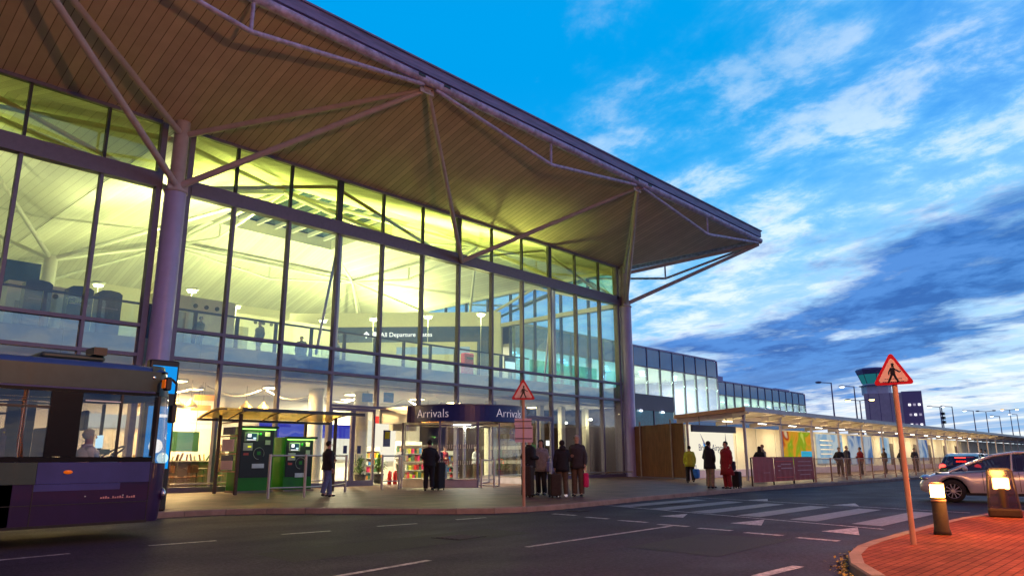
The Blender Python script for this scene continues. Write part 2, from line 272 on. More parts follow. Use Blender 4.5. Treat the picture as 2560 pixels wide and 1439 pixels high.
# ------------------------------------------------------------------ mesh builder
class MB:
    def __init__(s): s.v = []; s.f = []; s.sm = []
    def add(s, vs, fs, smooth=False):
        o = len(s.v); s.v += [Vector(p) for p in vs]; s.f += [tuple(i + o for i in q) for q in fs]; s.sm += [smooth] * len(fs); return s
    def box(s, x0, x1, y0, y1, z0, z1):
        if x0 > x1: x0, x1 = x1, x0
        if y0 > y1: y0, y1 = y1, y0
        if z0 > z1: z0, z1 = z1, z0
        return s.add([(x0,y0,z0),(x1,y0,z0),(x1,y1,z0),(x0,y1,z0),(x0,y0,z1),(x1,y0,z1),(x1,y1,z1),(x0,y1,z1)],
                     [(0,3,2,1),(4,5,6,7),(0,1,5,4),(1,2,6,5),(2,3,7,6),(3,0,4,7)])
    def obox(s, c, half, rz=0, tilt=None):
        M = Matrix.Translation(c) @ (tilt if tilt else Matrix.Rotation(rz, 4, 'Z')); n = len(s.v)
        s.box(-half[0], half[0], -half[1], half[1], -half[2], half[2])
        for i in range(n, len(s.v)): s.v[i] = M @ s.v[i]
        return s
    def rbox(s, x0, x1, y0, y1, z0, z1, r=0.03, seg=3):     # rounded vertical edges + soft top and bottom
        pts = []
        for cx, cy, a0 in ((x1-r, y1-r, 0), (x0+r, y1-r, 90), (x0+r, y0+r, 180), (x1-r, y0+r, 270)):
            for k in range(seg+1):
                a = R_(a0 + 90*k/seg); pts.append((cx, cy, math.cos(a), math.sin(a)))
        n = len(pts); vs = []
        for z, rr in ((z0, r*0.4), (z0+r*0.6, r), (z1-r*0.6, r), (z1, r*0.4)):
            vs += [(cx+rr*ca, cy+rr*sa, z) for cx, cy, ca, sa in pts]
        fs = [tuple(range(n-1, -1, -1)), tuple(range(3*n, 4*n))]
        for L in range(3):
            for i in range(n):
                j = (i+1) % n; fs.append((L*n+i, L*n+j, (L+1)*n+j, (L+1)*n+i))
        return s.add(vs, fs)
    def tube(s, a, b, r, r2=None, n=12, caps=True):
        a = Vector(a); b = Vector(b); r2 = r if r2 is None else r2; d = (b-a)
        if d.length < 1e-6: return s
        d.normalize(); up = Vector((0,0,1)) if abs(d.z) < 0.9 else Vector((1,0,0)); u = d.cross(up).normalized(); w = d.cross(u)
        vs = [a + (u*math.cos(2*PI*i/n) + w*math.sin(2*PI*i/n))*r for i in range(n)] + [b + (u*math.cos(2*PI*i/n) + w*math.sin(2*PI*i/n))*r2 for i in range(n)]
        s.add(vs, [(i, i+n, (i+1)%n+n, (i+1)%n) for i in range(n)], True)
        if caps: s.add(vs[:n], [tuple(range(n))]); s.add(vs[n:], [tuple(range(n-1,-1,-1))])
        return s
    def path(s, pts, r, n=10):
        for i in range(len(pts)-1):
            s.tube(pts[i], pts[i+1], r, n=n)
            if i: s.ball(pts[i], r*1.0, n, 6)
        return s
    def ball(s, c, r, n=12, m=8, sc=(1,1,1)):
        c = Vector(c); vs = [c + Vector((0,0,r*sc[2]))]
        for j in range(1, m):
            t = PI*j/m
            for i in range(n): vs.append(c + Vector((math.sin(t)*math.cos(2*PI*i/n)*r*sc[0], math.sin(t)*math.sin(2*PI*i/n)*r*sc[1], math.cos(t)*r*sc[2])))
        vs.append(c - Vector((0,0,r*sc[2]))); fs = [(0, 1+i, 1+(i+1)%n) for i in range(n)]
        for j in range(m-2):
            for i in range(n): fs.append((1+j*n+i, 1+(j+1)*n+i, 1+(j+1)*n+(i+1)%n, 1+j*n+(i+1)%n))
        l = len(vs)-1; fs += [(l, 1+(m-2)*n+(i+1)%n, 1+(m-2)*n+i) for i in range(n)]
        return s.add(vs, fs, True)
    def lathe(s, c, prof, n=20, smooth=True):
        c = Vector(c); vs = []; fs = []
        for r, z in prof: vs += [c + Vector((r*math.cos(2*PI*i/n), r*math.sin(2*PI*i/n), z)) for i in range(n)]
        for j in range(len(prof)-1):
            for i in range(n): fs.append((j*n+i, j*n+(i+1)%n, (j+1)*n+(i+1)%n, (j+1)*n+i))
        return s.add(vs, fs, smooth)
    def prism(s, poly, z0, z1):
        n = len(poly); vs = [(x, y, z0) for x, y in poly] + [(x, y, z1) for x, y in poly]
        return s.add(vs, [tuple(range(n-1,-1,-1)), tuple(range(n, 2*n))] + [(i, (i+1)%n, (i+1)%n+n, i+n) for i in range(n)])
    def slab(s, quad, t):      # four corner points and a thickness along the face normal
        q = [Vector(p) for p in quad]; nrm = (q[1]-q[0]).cross(q[-1]-q[0]).normalized()*t; n = len(q)
        vs = q + [p+nrm for p in q]
        return s.add(vs, [tuple(range(n-1,-1,-1)), tuple(range(n, 2*n))] + [(i, (i+1)%n, (i+1)%n+n, i+n) for i in range(n)])
    def arc(s, c, r, a0, a1, z0, z1, t=0.04, n=24):      # curved wall
        vs = []; fs = []
        for k in range(n+1):
            a = R_(a0+(a1-a0)*k/n); ca, sa = math.cos(a), math.sin(a)
            for rr in (r, r-t):
                for z in (z0, z1): vs.append((c[0]+rr*ca, c[1]+rr*sa, z))
        for k in range(n):
            o = k*4; p = o+4
            fs += [(o, p, p+1, o+1), (o+2, o+3, p+3, p+2), (o+1, p+1, p+3, o+3), (o, o+2, p+2, p)]
        fs += [(0, 1, 3, 2), (n*4, n*4+2, n*4+3, n*4+1)]
        return s.add(vs, fs)
    def mesh(s, name, off=None):
        me = bpy.data.meshes.new(name); vs = [p - off for p in s.v] if off is not None else s.v
        me.from_pydata([tuple(p) for p in vs], [], s.f)
        me.polygons.foreach_set('use_smooth', s.sm); me.update()
        bm = bmesh.new(); bm.from_mesh(me); bmesh.ops.recalc_face_normals(bm, faces=bm.faces); bm.to_mesh(me); bm.free()
        return me
    def build(s, name, m, parent=None, world_=True):
        off = parent_origin(parent) if (parent is not None and world_) else None
        me = s.mesh(name, off); me.materials.append(MT[m] if isinstance(m, str) else m)
        o = bpy.data.objects.new(name, me); COL.objects.link(o)
        if parent is not None: o.parent = parent
        return o
def parent_origin(p):
    v = Vector((0,0,0))
    while p is not None: v += p.location; p = p.parent
    return v
def tag(o, label=None, cat=None, group=None, kind=None):
    if label: o['label'] = label
    if cat: o['category'] = cat
    if group: o['group'] = group
    if kind: o['kind'] = kind
    return o
def thing(name, loc, label, cat, group=None, rz=0):
    o = bpy.data.objects.new(name, None); COL.objects.link(o); o.location = loc; o.rotation_euler = (0,0,rz); o.empty_display_size = 0.2
    return tag(o, label, cat, group)
def struct(name, mb, m): return tag(mb.build(name, m), kind='structure')
def kids(o): return [c for c in bpy.data.objects if c.parent == o]
def dup(o, loc=None, rz=None, label=None, parent=None):
    ch = KIDS.get(o.name) or kids(o); KIDS[o.name] = ch
    c = o.copy(); COL.objects.link(c)
    if parent is not None: c.parent = parent
    if loc is not None: c.location = loc
    if rz is not None: c.rotation_euler = (0,0,rz)
    if label: c['label'] = label
    for k in ch: dup(k, parent=c)
    return c
KIDS = {}
def text(s, name, size, m, parent, M, ext=0.004, align='CENTER', bend=None, thin=0.0):
    cu = bpy.data.curves.new(name, 'FONT'); cu.body = s; cu.size = size; cu.extrude = ext; cu.align_x = align; cu.align_y = 'CENTER'; cu.resolution_u = 3; cu.offset = thin
    o = bpy.data.objects.new(name+'_tmp', cu); COL.objects.link(o); dg = bpy.context.evaluated_depsgraph_get(); dg.update()
    me = bpy.data.meshes.new_from_object(o.evaluated_get(dg)); bpy.data.objects.remove(o); bpy.data.curves.remove(cu)
    for v in me.vertices: v.co = bend(v.co) if bend else M @ v.co
    if parent is not None:
        off = parent_origin(parent)
        for v in me.vertices: v.co -= off
    me.materials.clear(); me.materials.append(MT[m]); t = bpy.data.objects.new(name, me); COL.objects.link(t); t.parent = parent; return t
def face_front(x, y, z): return Matrix.Translation((x, y, z)) @ Matrix.Rotation(PI/2, 4, 'X')        # text facing -Y
def lamp(name, parent, loc, power, col, kind='POINT', size=0.3, rot=None, spot=None, sizey=None, spread=PI):
    l = bpy.data.lights.new(name, kind); l.energy = power; l.color = col
    if kind == 'AREA':
        l.size = size; l.spread = spread
        if sizey: l.shape = 'RECTANGLE'; l.size_y = sizey
    elif kind != 'SUN': l.shadow_soft_size = size
    if kind == 'SPOT': l.spot_size = spot or R_(120); l.spot_blend = 0.6
    o = bpy.data.objects.new(name, l); COL.objects.link(o); o.location = Vector(loc) - (parent_origin(parent) if parent else Vector((0,0,0)))
    if rot: o.rotation_euler = rot
    o.parent = parent; return o
UP = (PI, 0, 0)

# ------------------------------------------------------------------ ground, road, pavement
G = MB().add([(-900,-900,-0.02),(1600,-900,-0.02),(1600,1200,-0.02),(-900,1200,-0.02)], [(0,1,2,3)]); struct('ground', G, 'grass')
struct('road', MB().add([(-120,-60,0),(400,-60,0),(400,30,0),(-120,30,0)], [(0,1,2,3)]), 'asphalt')
KERB = [(-60,17.2),(6.5,17.1),(8.2,17.0),(9.1,16.5),(10.0,15.6),(11.0,14.2),(11.9,13.0),(12.9,12.25),(14.3,12.05),(16.2,12.2),(19,12.55),(23,12.75),(27,12.95),(31,12.9),(38,12.3),(50,12.2),(80,12.5),(140,12.6)]
def smooth_line(pts, it=2):
    for _ in range(it):
        q = [pts[0]]
        for a, b in zip(pts, pts[1:]): q += [(a[0]*.75+b[0]*.25, a[1]*.75+b[1]*.25), (a[0]*.25+b[0]*.75, a[1]*.25+b[1]*.75)]
        pts = q + [pts[-1]]
    return pts
KS = smooth_line(KERB)
def offset(pts, d):
    out = []
    for i, p in enumerate(pts):
        a = Vector(pts[max(0,i-1)]); b = Vector(pts[min(len(pts)-1,i+1)]); t = (b-a).normalized(); out.append((p[0]-t.y*d, p[1]+t.x*d))
    return out
def kerb_stones(line, w, z1, name, inward):
    # individual stones as boxes along the line, one structure mesh
    mb = MB(); inn = offset(line, inward*w); acc = 0; seg = [(Vector(line[0]), Vector(inn[0]))]; L = 0.9
    for i in range(len(line)-1):
        a = Vector(line[i]); b = Vector(line[i+1]); ia = Vector(inn[i]); ib = Vector(inn[i+1]); d = (b-a).length; t = 0
        while acc + (d - t) >= L:
            t += L-acc; acc = 0; f = t/d; seg.append((a.lerp(b,f), ia.lerp(ib,f)))
        acc += d-t
        if i % 1 == 0 and d < 0.6: pass
    for (a, ia), (b, ib) in zip(seg, seg[1:]):
        g = (b-a).normalized()*0.006; zt = z1 + random.uniform(-0.003, 0.003)
        a2 = a+g; b2 = b-g; ia2 = ia+g; ib2 = ib-g; c = (ia-a).normalized()*0.015
        mb.add([(*a2,-.01),(*b2,-.01),(*ib2,-.01),(*ia2,-.01),(*a2,zt-.018),(*b2,zt-.018),(*ib2,zt),(*ia2,zt),(*(a2+c),zt),(*(b2+c),zt)],
               [(0,1,5,4),(4,5,9,8),(8,9,6,7),(1,2,6,9,5),(3,0,4,8,7),(2,3,7,6)])
    return struct(name, mb, 'kerbstone')
kerb_stones(KS[:], 0.15, 0.125, 'kerb', 1)
IN = offset(KS, 0.14)
pv = MB(); ring = [(x, y) for x, y in IN]
vs = [(x, y, 0.12) for x, y in ring] + [(x, 60, 0.12) for x, y in ring]; n = len(ring)
pv.add(vs, [(i, i+1, n+i+1, n+i) for i in range(n-1)])
struct('pavement', pv, 'paving')
# traffic island
ISL = [(5.5,-1.5),(7.0,1.6),(8.0,2.64),(8.54,2.97),(9.3,3.3),(10.2,3.55),(11.2,3.66),(13.4,3.68),(15.2,3.74),(17.6,3.62),(19.5,3.3),(21.5,2.2),(22.6,0.2),(23,-3),(22,-9),(12,-9),(6,-6)]
def closed_smooth(p, it=2):
    for _ in range(it):
        q = []
        for a, b in zip(p, p[1:]+p[:1]): q += [(a[0]*.75+b[0]*.25, a[1]*.75+b[1]*.25), (a[0]*.25+b[0]*.75, a[1]*.25+b[1]*.75)]
        p = q
    return p
IS = closed_smooth(ISL)
kerb_stones(IS + IS[:1], 0.15, 0.125, 'island_kerb', -1)
ii = offset(IS + IS[:1], -0.14)[:-1]
struct('traffic_island', MB().add([(x,y,0.12) for x,y in ii], [tuple(range(len(ii)))]), 'brick_paving')
# markings
mk = MB()
def line(a, b, w, z=0.005):
    a = Vector(a); b = Vector(b); t = (b-a).normalized(); nn = Vector((-t.y, t.x))*w/2
    mk.add([(*(a+nn),z),(*(a-nn),z),(*(b-nn),z),(*(b+nn),z)], [(0,1,2,3)])
for x0, x1, y0, y1 in ((2.6,3.6,11.6,11.68),(4.7,5.7,11.82,11.72),(6.9,7.8,11.82,11.7),(8.9,9.8,11.8,11.7),(10.95,11.75,11.8,11.72),(0.4,1.4,11.5,11.55),(-1.6,-0.6,11.4,11.45)):
    line((x0,y0),(x1,y1),0.1)
for a, b in (((13.53,11.3),(13.5,10.6)),((13.25,10.13),(13.2,9.49)),((13.04,9.12),(13.0,8.4)),((12.78,8.01),(12.74,7.34)),((12.58,7.04),(12.54,6.37)),((12.39,6.04),(12.32,5.36)),((12.18,5.05),(12.1,4.37)),((16.84,12.2),(16.76,11.6))):
    line(a, b, 0.16)
line((8.33,7.47),(12.6,7.63),0.1); line((4.9,7.23),(6.46,7.45),0.1); line((8.0,3.8),(9.05,3.77),0.15); line((2.4,7.0),(3.6,7.1),0.1)
line((16.85,12.2),(14.55,4.45),0.09); line((22.0,12.6),(20.0,4.2),0.09)
for t in (((14.54,9.08),(14.5,8.47),(15.56,8.96)),((13.92,7.09),(13.84,6.41),(15.13,6.93)),((13.46,5.15),(13.22,4.43),(14.6,4.91)),((21.6,10.4),(21.5,9.7),(22.6,10.2)),((20.9,7.6),(20.8,6.9),(22.0,7.4))):
    mk.add([(x,y,0.005) for x,y in t], [(0,1,2)])
struct('road_markings', mk, 'road_paint'); mk = MB()
for k in range(6):                                             # zebra bars
    y = 4.95 + 1.32*k; x = 15.15 + 0.27*k*1.0
    mk.add([(x,y-.3,.006),(x+4.3,y-.24,.006),(x+4.45,y+.34,.006),(x+0.12,y+.3,.006)], [(0,1,2,3)])
struct('zebra_crossing', mk, 'worn_paint')

# ------------------------------------------------------------------ terminal building
YF = 26.3; XA = 10.0; XM = 24.35; XB = 38.7; P = 2.3917; YE = 19.68; XE = 45.4; ZE = 15.28; ZH = 13.33; XL = -9.2
T = thing('terminal_building', (24.0, 26.3, 0), 'large glass fronted arrivals hall under a wide sloping canopy roof on white struts', 'terminal')
NODES = [2.05, 16.5, 30.95, 45.4]; ZN = 15.05
# roof: soffit front and side, top skin, fascia
MB().slab([(XL, YE, ZE+.12), (XE, YE, ZE+.12), (XB, YF, ZH+.05), (XL, YF, ZH+.05)], 0.12).build('soffit', 'soffit_boards', T)
MB().slab([(XE, YE, ZE+.12), (XE, 62, ZE+.12), (XB, 62, ZH+.05), (XB, YF, ZH+.05)], 0.12).build('soffit', 'soffit_boards_side', T)
MB().box(XL, XE+.12, YE-.14, YE, 15.55, 15.95).build('fascia_board', 'fascia', T)
MB().box(XL, XE+.2, YE-.2, YE+.1, 15.955, 16.02).build('fascia_capping', 'fascia', T)
MB().box(XE, XE+.14, YE+.005, 62, 15.55, 15.95).build('fascia_board', 'fascia', T)
MB().box(XE-.1, XE+.2, YE+.105, 62, 15.955, 16.02).build('fascia_capping', 'fascia', T)
rt = MB(); rt.add([(XL,YE,16.03),(XE,YE,16.03),(XE,62,16.03),(XL,62,16.03),(XL+10,33,19.6),(34,33,19.6),(34,62,19.6),(XL+10,62,19.6)], [(0,1,5,4),(1,2,6,5),(4,5,6,7),(0,4,7,3)])
rt.build('roof', 'roof_metal', T)
eb = MB(); eb.tube((XL, YE-.1, ZE), (XE, YE-.1, ZE), 0.17, n=16); eb.build('edge_beam', 'steel_dirty', T)
eb = MB(); eb.tube((XE, YE, ZE), (XE, 62, ZE), 0.17, n=16); eb.build('edge_beam', 'steel_dirty', T)
MB().ball((XE, YE-.05, ZE), 0.2).build('edge_joint', 'steel_dirty', T)
for xn in NODES[:3]:
    for dx in (-.55, .72): MB().box(xn+dx-.16, xn+dx+.16, YE-.285, YE-.255, 15.26, 15.36).build('splice_plate', 'black', T)
def chord(p0, p1, p2, top, r=0.085):
    m = MB(); c1 = Vector(p1)
    m.path([p0, p1, p2], r, 12); m.build('truss_chord', 'steel_dirty', T)
    MB().tube(p1, top, 0.06).build('truss_post', 'steel_dirty', T)
for xa, xb in ((2.05-14.45, 2.05), (2.05, 16.5), (16.5, 30.95), (30.95, 45.4)):
    xm = (xa+xb)/2; a = max(xa, XL) 
    if xa < XL: continue
    chord((xa+.3, YE-.05, ZN+.05), (xm, YE-.05, 14.12), (xb-.3, YE-.05, ZN+.05), (xm, YE-.07, ZE))
for ya, yb in ((YE, YE+14.45), (YE+14.45, YE+28.9)):
    ym = (ya+yb)/2; chord((XE, ya+.3, ZN+.05), (XE, ym, 13.95), (XE, yb-.3, ZN+.05), (XE, ym, ZE))
def strut(a, b, r=0.11, r2=None, m='steel_paint', nm='strut'): MB().tube(a, b, r, r2, n=14).build(nm, m, T)
for xc in (XA, XB):
    nx = [n_ for n_ in NODES if abs(n_-xc) < 9]
    for n_ in nx:
        e = (n_, YE+.05, ZN)
        strut((xc+(0.1 if n_ > xc else -0.1), YF-.45, 10.95), e, 0.125, 0.105)
        strut((xc+(0.1 if n_ > xc else -0.1), YF-.4, 12.95), e, 0.115, 0.10)
for n_ in (16.5, 30.95): strut((XM, YF-.2, 10.95), (n_, YE+.05, ZN), 0.115, 0.095)
strut((XB+.2, YF-.2, 10.95), (XE, YE+14.45, ZN), 0.115)
strut((XB+.05, YF+14.35, 10.95), (XE, YE+14.45, ZN), 0.105)
# columns
for n_ in NODES[:3]:
    MB().obox((n_, YE+.10, ZN+.02), (.34, .035, .20)).build('node_plate', 'steel_paint', T)
    for k in (-.22, 0, .22): MB().ball((n_+k, YE+.055, ZN+.02), .03, 8, 5).build('bolt', 'frame_dark', T)
for xc in (XA, XB):
    MB().obox((xc, YF-.42, 10.93), (.36, .05, .16)).build('node_plate', 'steel_paint', T)
for xc in (XA, XB):
    c = MB(); c.tube((xc, YF-.3, 0.1), (xc, YF-.3, 10.65), 0.37, n=28); c.build('column', 'column_paint', T)
    c = MB(); c.lathe((xc, YF-.3, 0), [(0.37,10.65),(0.41,10.66),(0.41,10.74),(0.27,10.76)], 24); c.tube((xc, YF-.3, 10.76), (xc, YF-.3, 13.45), 0.265, n=24); c.build('column_head', 'steel_paint', T)
    for s in (-1, 1):
        if xc == XB and s == 1: continue
        MB().box(xc+s*.42, xc+s*.62, YF-.12, YF+.2, .12, 13.3).build('column_flank', 'frame', T)
MB().box(XB+.02, XB+.2, YF-.05, YF+.3, .12, 13.3).build('corner_post', 'frame', T)
# glazing grid
xs_full = [XA + P*k for k in range(13)]; xs_left = [XA - P*k for k in range(0, 8)]
def bay_x(x0, x1):
    a = x0 + (.62 if abs(x0-XA) < .01 else 0); b = x1 - (.62 if abs(x1-XA) < .01 or abs(x1-XB) < .01 else 0); return a, b
BAYS = [(xs_full[i], xs_full[i+1]) for i in range(12)] + [(xs_left[i+1], xs_left[i]) for i in range(7)]
ROWS = [(0.30, 4.68, 'pane_low'), (4.80, 5.70, 'pane_mid'), (5.82, 10.8, 'pane'), (11.36, 13.28, 'pane_high')]
for (x0, x1) in BAYS:
    a, b = bay_x(x0, x1)
    for ri, (z0, z1, g) in enumerate(ROWS):
        if ri == 0 and 19.0 < (x0+x1)/2 < 26.0 : z0 = 3.46
        if ri == 0 and 17.0 < (x0+x1)/2 < 19.2: z0 = 3.46
        if ri == 0 and 29.0 < (x0+x1)/2 < 31.6: z0 = 3.46
        MB().box(a+.02, b-.02, YF+.04, YF+.06, z0, z1).build('window_pane', g, T)
for x in xs_full[1:-1] + xs_left[1:]:
    top = x in (xs_full[6],)
    MB().box(x-.055, x+.055, YF-.08, YF+.16, (3.4 if 19.5 < x < 24.2 else .12), 10.78).build('mullion', 'frame', T)
    w = .13 if x in (xs_full[3], xs_full[6], xs_full[9]) else .045
    MB().box(x-w, x+w, YF-.03, YF+.14, 11.38, 13.28).build('mullion', 'frame_dark', T)
for a, b in ((XL, XA-.62), (XA+.62, XB-.02)):
    MB().box(a, b, YF-.16, YF+.18, 10.79, 11.12).build('transom', 'frame', T)
    MB().box(a, b, YF-.12, YF+.18, 11.125, 11.37).build('transom', 'frame', T)
    MB().box(a, b, YF-.06, YF+.14, 13.27, 13.42).build('transom', 'frame', T)
    for z0, z1 in ((4.68, 4.80), (5.70, 5.82)): MB().box(a, b, YF-.095, YF+.15, z0, z1).build('transom', 'frame', T)
MB().box(17.17, 25.0, YF-.1, YF+.15, 3.36, 3.46).build('transom', 'frame', T); MB().box(29.0, 31.6, YF-.1, YF+.15, 3.36, 3.46).build('transom', 'frame', T)
for a, b in ((XL, XA-.62), (XA+.62, 17.15), (25.3, 29.0), (31.6, XB-.02)):
    MB().box(a, b, YF-.1, YF+.15, .12, .30).build('base_sill', 'frame', T)
    MB().tube((a+.1, YF-.55, .42), (b-.1, YF-.55, .42), .03).build('kerb_rail', 'steel_rail', T)
# doors in the front
def leaf_door(x0, x1, n=2):
    w = (x1-x0)/n
    for k in range(n):
        a = x0+k*w+.01; b = a+w-.02; d = MB()
        d.box(a, a+.08, YF-.06, YF+.06, .13, 3.34); d.box(b-.08, b, YF-.06, YF+.06, .13, 3.34); d.box(a+.08, b-.08, YF-.06, YF+.06, .13, .36); d.box(a+.08, b-.08, YF-.06, YF+.06, 3.22, 3.34)
        o = d.build('door', 'frame', T)
        MB().box(a+.08, b-.08, YF-.01, YF+.01, .36, 3.22).build('door_pane', 'clear_pane', o)
        hx = b-.14 if k == 0 else a+.14
        MB().tube((hx, YF-.1, .9), (hx, YF-.1, 1.5), .016).build('door_handle', 'chrome', o)
        MB().obox((hx+(-.2 if k == 0 else .2), YF-.025, 1.62), (.09, .008, .16)).build('door_sticker', 'navy', o)
leaf_door(17.23, 19.5); leaf_door(29.15, 31.45)
# revolving door drum
DC = (22.6, 23.9); DR = 2.75
rv = MB(); rv.arc(DC, DR, 140, 400, 2.72, 3.38, .06, 60); RV = rv.build('revolving_door', 'navy', T)
MB().lathe((DC[0], DC[1], 0), [(0, 3.42), (DR+.03, 3.42), (DR+.03, 3.385), (0, 3.385)], 48, False).build('drum_cap', 'frame', RV)
MB().lathe((DC[0], DC[1], 0), [(0, 2.70), (DR-.07, 2.70)], 48, False).build('drum_ceiling', 'cream', RV)
MB().box(19.65, 20.45, YF-2.0, YF-.1, 2.72, 3.38).build('side_fascia', 'chrome', RV)
MB().box(24.75, 25.5, YF-2.0, YF-.1, 2.72, 3.38).build('side_fascia', 'navy', RV)
for a0, a1 in ((150, 205), (205, 238), (292, 330), (330, 390)): MB().arc(DC, DR-.03, a0, a1, .42, 2.72, .02, 14).build('curved_pane', 'clear_pane', RV)
for a in (150, 205, 238, 292, 330):
    ca, sa = math.cos(R_(a)), math.sin(R_(a)); MB().tube((DC[0]+(DR-.03)*ca, DC[1]+(DR-.03)*sa, .12), (DC[0]+(DR-.03)*ca, DC[1]+(DR-.03)*sa, 2.72), .05).build('drum_post', 'frame', RV)
for a0, a1 in ((150, 238), (292, 390)):
    MB().arc(DC, DR+.01, a0, a1, .12, .40, .08, 24).build('drum_plinth', 'steel_paint', RV)
    MB().arc(DC, DR+.03, a0, a1, .402, .44, .12, 24).build('drum_sill', 'steel_rail', RV)
    for z0 in (1.0, 1.64):
        m = MB(); k = a0+1.0
        while k < a1-1: m.arc(DC, DR-.02, k, k+.6, z0, z0+.16, .006, 1); k += 1.9
        m.build('manifestation_dots', 'cream', RV)
for a in (20, 140, 260):
    ca, sa = math.cos(R_(a)), math.sin(R_(a)); w = MB(); e = Vector((DC[0], DC[1], 0)); q = e + Vector((ca, sa, 0))*(DR-.15)
    w.tube((q.x, q.y, .15), (q.x, q.y, 2.68), .03); w.tube((e.x, e.y, .15), (q.x, q.y, .15), .035); w.tube((e.x, e.y, 2.66), (q.x, q.y, 2.66), .035)
    wo = w.build('door_wing', 'frame', RV); nrm = Vector((-sa, ca, 0))*.01
    MB().add([(*(e+nrm)[:2], .18), (*(q+nrm)[:2], .18), (*(q+nrm)[:2], 2.62), (*(e+nrm)[:2], 2.62)], [(0,1,2,3)]).build('wing_pane', 'clear_pane', wo)
MB().tube((DC[0], DC[1], .12), (DC[0], DC[1], 2.7), .07).build('drum_pole', 'chrome', RV)
def drum_text(s, a_mid, size, z):
    def bend(co):
        a = R_(a_mid) + co.x/(DR+.02); r = DR + .006 + co.z; return Vector((DC[0]+r*math.cos(a), DC[1]+r*math.sin(a), z+co.y))
    return text(s, 'sign_lettering', size, 'sign_white', RV, None, bend=bend, thin=-0.009)
drum_text('Arrivals', -163.0, 0.50, 3.04); drum_text('Arrivals', -89.0, 0.50, 3.06)
MB().lathe((DC[0], DC[1], 0), [(0, 2.665), (.5, 2.665), (.5, 2.695), (0, 2.695)], 24, False).build('drum_fill_light', 'glow_white', RV)  # glowing disc added to brighten the inside of the drum
lamp('drum_fill_lamp', RV, (DC[0]+.3, DC[1]-.3, 2.6), 170, (1, .93, .74), 'AREA', 1.6, (0,0,0))  # area lamp added with it to whiten the doorway
# floors and inside walls
YB = 55.0
MB().box(XL, XB, YF+.2, YB, .02, .135).build('ground_floor', 'floor_tile', T)
MB().box(XL, XB-.1, 28.0, YB, 4.52, 5.60).build('upper_floor', 'grey_panel', T)
ub = MB()
for i in range(20):
    x0 = XL + P*i*1.0; ub.box(x0+.01, min(x0+P-.01, XB-.2), 27.94, 27.995, 4.52, 5.58)
ub.build('floor_edge_panels', 'grey_panel', T)
MB().box(XL, XB-.1, YF+.25, 27.93, 4.42, 4.50).build('soffit_shelf', 'grey_panel', T)
MB().box(XL, XB-.1, 27.0, 34.0, 4.30, 4.40).build('arrivals_ceiling', 'white_wall', T)
MB().box(XL, XB-.1, YB, YB+.2, .12, 13.6).build('back_wall', 'cream', T)
MB().box(XL-.2, XL, YF+.2, YB, .12, 13.3).build('side_wall', 'cream', T)
MB().box(XB-.05, XB+.1, 37.0, YB, .12, 11.0).build('side_wall', 'cream', T)
MB().box(XB-.05, XB+.1, YF+.4, 37.0, .12, 5.6).build('side_wall', 'cladding', T)
# gable glazing on the right side
for y in [YF+.3+P*k for k in range(12)]:
    z0 = 5.6 if y < 37 else 11.0
    MB().box(XB-.04, XB+.16, y-.07, y+.07, z0, 13.1).build('gable_mullion', 'navy_panel', T)
    if y+P < YB: 
        if y < 36: MB().box(XB+.03, XB+.05, y+.08, y+P-.08, 5.62, 10.7).build('gable_pane', 'gable_pane', T)
        MB().box(XB+.03, XB+.05, y+.08, y+P-.08, 11.05, 13.1).build('gable_pane', 'gable_pane', T)
MB().box(XB-.2, XB+.2, YF+.35, YB, 10.72, 11.0).build('gable_transom', 'cream', T)
MB().box(XB-.2, XB+.2, YF+.35, YB, 13.1, 13.35).build('gable_head', 'white_steel', T)
# ceiling: one pyramid bay with a skylight, half a bay beyond the left column
def ceiling_bay(xa, xb, ya, yb):
    cx, cy = (xa+xb)/2, (ya+yb)/2; h = 4.6; zc = 16.4; m = MB()
    o = [(xa,ya,13.36),(xb,ya,13.36),(xb,yb,13.36),(xa,yb,13.36)]; q = [(cx-h,cy-h,zc),(cx+h,cy-h,zc),(cx+h,cy+h,zc),(cx-h,cy+h,zc)]
    for i in range(4):
        j = (i+1)%4; m.slab([o[j], o[i], q[i], q[j]], .08)
    m.build('ceiling', 'ceiling_boards', T)
    c = MB()
    for i in range(4):
        j = (i+1)%4; a, b = Vector(q[i]), Vector(q[j]); c.add([a, b, b+Vector((0,0,.7)), a+Vector((0,0,.7))], [(0,1,2,3)])
    sk_ = c.build('skylight_curb', 'cream', T)
    g = MB(); g.box(cx-h, cx+h, cy-h, cy+h, zc+.75, zc+.77); g.build('skylight_pane', 'gable_pane', sk_)
    r = MB()
    for k in range(7):
        t = -h + 2*h*(k+.5)/7; r.box(cx+t-.06, cx+t+.06, cy-h, cy+h, zc+.45, zc+.72)
    r.build('skylight_bars', 'white_steel', sk_)
ceiling_bay(XA, XB, YF, YB); ceiling_bay(XA-28.7, XA, YF, YB)
